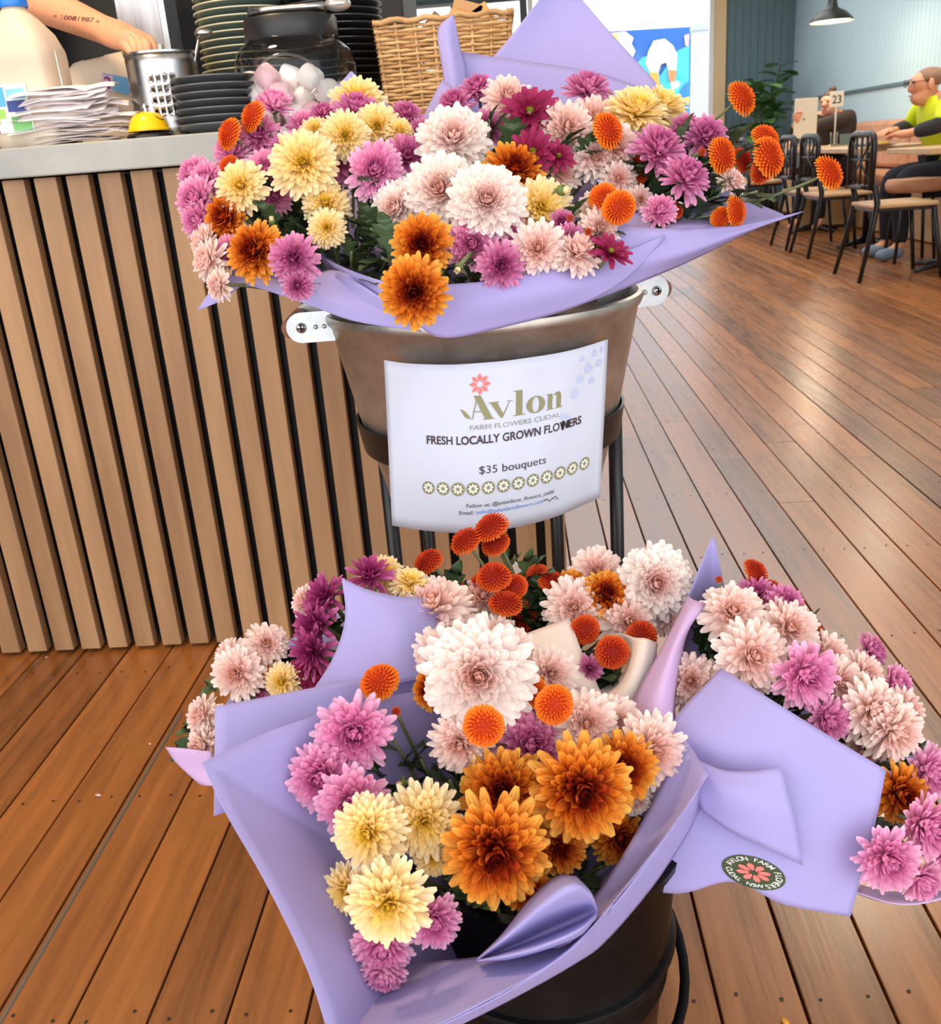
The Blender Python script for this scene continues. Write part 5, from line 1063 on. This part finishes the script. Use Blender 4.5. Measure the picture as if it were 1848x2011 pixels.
auto_smooth(MB().lathe([(.001, .004), (.07, .004), (.12, .018), (.124, .02), (.118, .02), (.07, .008), (.001, .008)], 32).build('plate_dish', M('stone_plate', (196, 186, 170), .4), pl_), 50); ellipsoid((0, 0, .022), (.06, .05, .02)).build('food', M('food', (186, 150, 60), .7), pl_, True)
# ---- pendant lamp
lp = YP(1633, 42, 10.4)
la = thing('pendant_lamp', 'black dome pendant lamp hanging before the blue wall', 'lamp', (lp.x, 10.4, lp.z))
auto_smooth(MB().lathe([(.195, 0), (.200, 0), (.198, .012), (.17, .045), (.12, .085), (.075, .105), (.055, .12), (.045, .16), (.04, .20), (.02, .205), (.02, .20), (.035, .19), (.05, .10), (.11, .075), (.165, .04)], 40, closed=True).build('lamp_shade', M('black_enamel', (38, 38, 36), .35), la), 45)
MB().tube([(0, 0, .2), (0, 0, 3.38-lp.z)], .006, 8).build('cord', MT['black'], la, True)
ellipsoid((0, 0, .045), (.035, .035, .045)).build('bulb', emit('warm_bulb', (255, 214, 150), 6), la, True)
MB().lathe([(.199, -.002), (.199, .004), (.185, .012), (.12, .06), (.06, .085)], 40).build('lamp_liner', M('cream_enamel', (252, 236, 200), .4), la, True)
pendant_light((lp.x, 10.4, lp.z-.03), 12)
def plain_pendant(x, y, z, lab, power):
    t = thing('pendant_lamp', lab, 'lamp', (x, y, z))
    auto_smooth(MB().lathe([(.195, 0), (.200, 0), (.17, .045), (.12, .085), (.055, .12), (.04, .20), (.02, .2), (.05, .10), (.11, .075), (.165, .04)], 32, closed=True).build('lamp_shade', bpy.data.materials['black_enamel'], t), 45)
    MB().tube([(0, 0, .2), (0, 0, 3.38-z)], .006, 8).build('cord', MT['black'], t, True); pendant_light((x, y, z-.05), power, (1, .70, .40) if x < 0 else (1, .80, .56), .16)
plain_pendant(1.75, 4.3, 2.75, 'black dome pendant lamp over the open floor right of the counter', 42)
plain_pendant(2.9, 7.4, 2.4, 'added black dome pendant lamp, out of view above the close cafe table', 16)  # unseen lamp added as fill light for the dining side
plain_pendant(-1.0, 1.55, 2.5, 'black dome pendant lamp over the left end of the counter', 44)
# ---- leafy plant
pp = YP(1490, 300, 13.6)
pt = thing('potted_fig', 'leafy potted fig in the corner beside the dark teal wall', 'plant', (pp.x, 13.6, 0))
auto_smooth(MB().lathe([(.001, .01), (.16, .01), (.21, .42), (.20, .44), (.19, .42), (.001, .40)], 28).build('pot', M('dark_pot', (46, 48, 50), .5), pt), 45)
rr = random.Random(6); lm = bpy.data.meshes.new('fig_leaf'); lv = []; lf = []
for i in range(7):
    s = i/6; w_ = .34*math.sin(math.pi*min(1, .06+s*.94))**.6*(.55+.6*s)*(1 if i < 6 else .2)
    for u in (-1, 0, 1): lv.append((u*w_, s, .08*abs(u)*w_*2-.25*s*s))
lf = grid_faces(7, 3); lm.from_pydata(lv, [], lf); lm.polygons.foreach_set('use_smooth', [True]*len(lf)); lm.materials.append(mnoise('fig_leaf_green', (52, 98, 50), (120, 164, 90), (4, 4, 4), (.3, .45), rand=.5))
for k in range(4):
    top = Vector((rr.uniform(-.36, .34), rr.uniform(-.2, .2), rr.uniform(1.35, 1.85))); MB().tube([(0, 0, .4), top*.6+Vector((.02, 0, .1)), top], [.014, .011, .007], 8).build('trunk', M('bark%d' % k, (92, 74, 56), .8), pt, True)
    for j in range(17):
        s = .42+.58*j/16; a = rr.uniform(0, 6.28); o = bpy.data.objects.new('leaf', lm); link(o, pt); o.location = Vector((0, 0, .4)).lerp(top, s)
        o.rotation_mode = 'QUATERNION'; o.rotation_quaternion = Vector((math.cos(a), math.sin(a), rr.uniform(.0, .9))).to_track_quat('Y', 'Z'); ls = rr.uniform(.24, .40); o.scale = (ls, ls, ls)
gp = YP(1383, 235, 16.2); gr = thing('yard_shrub', 'bright green shrub outside at the foot of the window', 'plant', (gp.x, 16.2, 0))
MB().tube([(0, 0, 0), (0, 0, 1.0)], .02, 6).build('trunk', bpy.data.materials['bark0'], gr, True)
gm = lm.copy(); gm.materials.clear(); gm.materials.append(add_trans(M('fresh_green', (110, 190, 60), .5), .3))
for j in range(40):
    a = rr.uniform(0, 6.28); o = bpy.data.objects.new('leaf', gm); link(o, gr); o.location = (rr.uniform(-.12, .12), rr.uniform(-.1, .1), rr.uniform(.5, 1.15)); o.rotation_mode = 'QUATERNION'
    o.rotation_quaternion = Vector((math.cos(a), math.sin(a), rr.uniform(0, 1))).to_track_quat('Y', 'Z'); o.scale = (.2, .2, .2)
# ================================================================== SEATED CUSTOMERS
def seated(label, loc, rz, lean, top_m, low_m, hands, head, hs):
    t = thing('person', label, 'person', loc, rz)
    V = Vector; hx_ = head
    J = {'pel': (V((0, 0, .60)), (.15, .13)), 'bel': (V((lean*.35, 0, .78)), (.16, .14)), 'ches': (V((lean*.75, 0, .98)), (.17, .13)), 'nk': (V((lean*1.05, 0, min(1.14, head[2]-.09))), .058), 'jw': (V((hx_[0]-.02*hs, 0, hx_[2]-.07*hs)), (.062*hs, .066*hs)), 'hd': (V((hx_[0]-.015*hs, 0, hx_[2]+.0)), (.078*hs, .088*hs)), 'cr': (V((hx_[0]-.02*hs, 0, hx_[2]+.075*hs)), (.062*hs, .07*hs)), 'ch': (V((hx_[0]+.045*hs, 0, hx_[2]-.10*hs)), .030*hs), 'ns': (V((hx_[0]+.082*hs, 0, hx_[2]-.028*hs)), .013*hs)}
    E = [('pel', 'bel'), ('bel', 'ches'), ('ches', 'nk'), ('nk', 'jw'), ('jw', 'hd'), ('hd', 'cr'), ('jw', 'ch'), ('hd', 'ns')]
    for s, nm in ((1, 'l'), (-1, 'r')):
        h = hands[nm]
        J.update({'sh'+nm: (V((lean*.85, .19*s, 1.07)), .062), 'el'+nm: (V(h[0]), .045), 'wr'+nm: (V(h[1]), .028), 'ha'+nm: (V(h[2]), (.036, .022)), 'hip'+nm: (V((.06, .10*s, .57)), .095), 'kn'+nm: (V((.42, .12*s, .58)), .068), 'an'+nm: (V((.40, .13*s, .10)), .04), 'to'+nm: (V((.53, .14*s, .035)), .032)})
        E += [('ches', 'sh'+nm), ('sh'+nm, 'el'+nm), ('el'+nm, 'wr'+nm), ('wr'+nm, 'ha'+nm), ('pel', 'hip'+nm), ('hip'+nm, 'kn'+nm), ('kn'+nm, 'an'+nm), ('an'+nm, 'to'+nm)]
        d = (V(h[2])-V(h[1])).normalized()
        sd = d.cross(V((0, 0, 1))); sd = sd.normalized() if sd.length > .1 else V((0, 1, 0))
        for i in range(4):
            a = V(h[2])+sd*(.03-.02*i)+d*.02; J['f%s%d' % (nm, i)] = (a, .010); J['g%s%d' % (nm, i)] = (a+d*.035+V((0, 0, -.012)), .0085); J['k%s%d' % (nm, i)] = (a+d*.05+V((0, 0, -.035)), .0075)
            E += [('ha'+nm, 'f%s%d' % (nm, i)), ('f%s%d' % (nm, i), 'g%s%d' % (nm, i)), ('g%s%d' % (nm, i), 'k%s%d' % (nm, i))]
        J['th'+nm] = (V(h[1]).lerp(V(h[2]), .7)+sd*.045*s, .011); J['ti'+nm] = (V(h[2])+sd*.05*s+d*.02, .009); E += [('ha'+nm, 'th'+nm), ('th'+nm, 'ti'+nm)]
    body = skin('body', J, E, MT['skin'], t, 2)
    for s in (1, -1): ellipsoid((hx_[0]-.02*hs, .084*s*hs, hx_[2]-.005), (.018*hs, .010*hs, .032*hs), 10, 8).build('ear', MT['skin'], t, True)
    for s in (1, -1): ellipsoid((hx_[0]+.060*hs, .034*s*hs, hx_[2]+.012*hs), (.012, .014, .008), 10, 8).build('eye', M('eye_dark%d' % s, (60, 44, 40), .3), t, True)
    MB().tube([(hx_[0]+.060*hs, -.022, hx_[2]-.062*hs), (hx_[0]+.070*hs, 0, hx_[2]-.060*hs), (hx_[0]+.060*hs, .022, hx_[2]-.062*hs)], .005, 6).build('mouth', M('lips', (180, 96, 88), .5), t, True)
    return t, J, E
def garment(t, J, keys, E, m, grow, nm):
    Jn = {k: (J[k][0], tuple(v*grow+.008 for v in (J[k][1] if isinstance(J[k][1], tuple) else (J[k][1],)*2))) for k in keys}
    return skin(nm, Jn, [e for e in E if e[0] in keys and e[1] in keys], m, t, 2)
hv = M('hi_vis_yellow', (222, 240, 30), .7); chc = M('charcoal_cloth', (44, 44, 50), .85); dk = M('dark_trousers', (26, 28, 40), .9)
mxy = YP(1806, 200, 7.75)
t, J, E = seated('man with glasses in a yellow and charcoal work jacket bent over the table', (mxy.x+.31, 7.75, 0), math.pi, .20, hv, dk,
    {'l': ((.26, .30, .90), (.42, .16, .86), (.47, .10, .86)), 'r': ((.24, -.30, .90), (.44, -.08, .88), (.50, -.04, .88))}, (.29, 0, 1.175), 1.2)
J['cl'] = (J['ches'][0].lerp(J['nk'][0], .85), (.085, .10)); E.append(('ches', 'cl')); t.scale = (1.05,)*3
garment(t, J, ['pel', 'bel', 'ches', 'cl', 'shl', 'shr'], E, hv, 1.12, 'jacket')
for s in ('l', 'r'):
    a, b, c = J['sh'+s][0], J['el'+s][0], J['wr'+s][0]
    skin('upper_sleeve', {'a': (a, .078), 'b': (b, .062)}, [('a', 'b')], hv, t, 2); skin('cuff_sleeve', {'a': (b+(a-b)*.15, .068), 'b': (b, .064), 'c': (b.lerp(c, .85), .046)}, [('a', 'b'), ('b', 'c')], chc, t, 2)
MB().tube([J['nk'][0]+Vector((-.05+.11*math.cos(q)*.8, .10*math.sin(q), -.045+.05*(-math.cos(q)))) for q in [2*math.pi*i/16 for i in range(17)]], .026, 8, False).build('collar', chc, t, True)
skin('blue_shirt', {'a': (Vector((.19, 0, 1.04)), (.05, .06)), 'b': (Vector((.16, 0, .86)), (.05, .05))}, [('a', 'b')], M('blue_shirt_cloth', (120, 146, 190), .8), t, 1)
garment(t, J, ['pel', 'hipl', 'knl', 'anl', 'hipr', 'knr', 'anr'], E, dk, 1.1, 'trousers')
for s in ('l', 'r'):
    sh_ = skin('shoe', {'a': (J['an'+s][0]+Vector((-.03, 0, -.04)), .048), 'b': (J['to'+s][0]+Vector((-.03, 0, .015)), .048), 'c': (J['to'+s][0]+Vector((.05, 0, .005)), .038)}, [('a', 'b'), ('b', 'c')], M('pale_blue_shoe'+s, (120, 140, 160), .6), t, 2)
hr = ellipsoid((.235, 0, 1.215), (.103, .108, .066), 20, 12); hr.v = [v for v in hr.v]; hr.build('hair', M('grey_cropped_hair', (150, 116, 96), .8), t, True).scale = (1, 1, 1)
for s in (1, -1):
    MB().tube([Vector((.386, .040*s, 1.185))+Vector((0, .030*math.cos(q)*1.0, .023*math.sin(q))) for q in [2*math.pi*i/14 for i in range(15)]], .0028, 6, False).build('glasses_rim', MT['black'], t, True)
    MB().tube([(.386, .070*s, 1.190), (.27, .106*s, 1.195)], .0028, 6).build('glasses_arm', MT['black'], t, True)
wxy = YP(1622, 200, 10.6)
dkj = M('dark_brown_coat', (52, 40, 36), .85)
wl_, wa_ = Vector((wxy.x+.10, 10.6, 0)), math.radians(222)
def wloc(v): return Matrix.Rotation(-wa_, 3, 'Z') @ (Vector(v)-wl_)
hw = YP(1567, 228, 10.18); hl, wrl = wloc(hw), wloc(hw+Vector((-.01, .03, -.07))); ell = wloc(hw+Vector((.0, .16, -.16)))
t, J, E = seated('woman with hair in a bun holding up a menu at the number table', tuple(wl_), wa_, .08, dkj, dk,
    {'l': (tuple(ell), tuple(wrl), tuple(hl)), 'r': ((.22, -.30, .90), (.42, -.22, .86), (.48, -.20, .86))}, (.15, 0, 1.215), 1.0)
J['cl'] = (J['ches'][0].lerp(J['nk'][0], .75), (.075, .085)); E.append(('ches', 'cl')); t.scale = (1.0,)*3
garment(t, J, ['pel', 'bel', 'ches', 'cl', 'shl', 'shr', 'ell', 'elr'], E, dkj, 1.15, 'coat')
for s in ('l', 'r'): skin('sleeve', {'a': (J['el'+s][0], .058), 'b': (J['el'+s][0].lerp(J['wr'+s][0], .85), .042)}, [('a', 'b')], dkj, t, 2)
garment(t, J, ['pel', 'hipl', 'knl', 'anl', 'hipr', 'knr', 'anr'], E, dk, 1.1, 'trousers')
hm = M('brown_hair', (70, 48, 40), .6)
ellipsoid((.105, 0, 1.245), (.090, .095, .085)).build('hair', hm, t, True); ellipsoid((.075, 0, 1.335), (.036, .038, .03)).build('hair_bun', hm, t, True)
mn = YP(1582, 232, 10.2); me_ = thing('menu', 'tall cream menu card held upright by the woman', 'menu', (mn.x, 10.2, mn.z), math.radians(8))
MB().box((0, 0, 0), (.235, .008, .36)).build('menu_cover', M('menu_cream', (222, 210, 188), .6), me_, bevel=.003); MB().lathe([(.001, 0), (.012, 0), (.012, .001), (.001, .001)], 14).build('menu_emblem', MT['ink_grey'], me_).matrix_basis = Matrix.Translation((-.02, -.0055, -.01)) @ Matrix.Rotation(math.pi/2, 4, 'X')
# ---- fallen petals and crumbs on the boards
rr = random.Random(9)
for i, (x, y, c, lab) in enumerate([(194, 1562, (240, 208, 210), 'pale pink fallen petal on the boards left of the bouquets'), (295, 1461, (236, 214, 200), 'tiny pale petal on the boards near the dark joint'), (92, 1291, (230, 206, 190), 'pale petal lying at the foot of the slats'), (1540, 2006, (236, 160, 50), 'orange petal at the bottom edge of the floor'), (1606, 848, (226, 214, 200), 'white petal speck on the far right boards'), (1642, 871, (226, 214, 200), 'smaller white speck beside the far right petal')]):
    p = ZP(x, y, .0015); o = mesh_obj('fallen_petal', [(-.004, 0, 0), (-.0025, .0025, .0012), (.002, .003, .0016), (.0055, .001, .0006), (.003, -.0025, .0014), (-.002, -.002, .001)], [(0, 5, 4, 3, 2, 1)], M('fallen_petal_%d' % i, c, .6), None, True)
    o.location = p; o.rotation_euler = (0, 0, rr.uniform(0, 6)); o.scale = (1.4,)*3 if i in (0, 3, 4) else (.8,)*3; sm = o.modifiers.new('t', 'SOLIDIFY'); sm.thickness = .0004; tag(o, lab, 'petal', 'fallen petals')
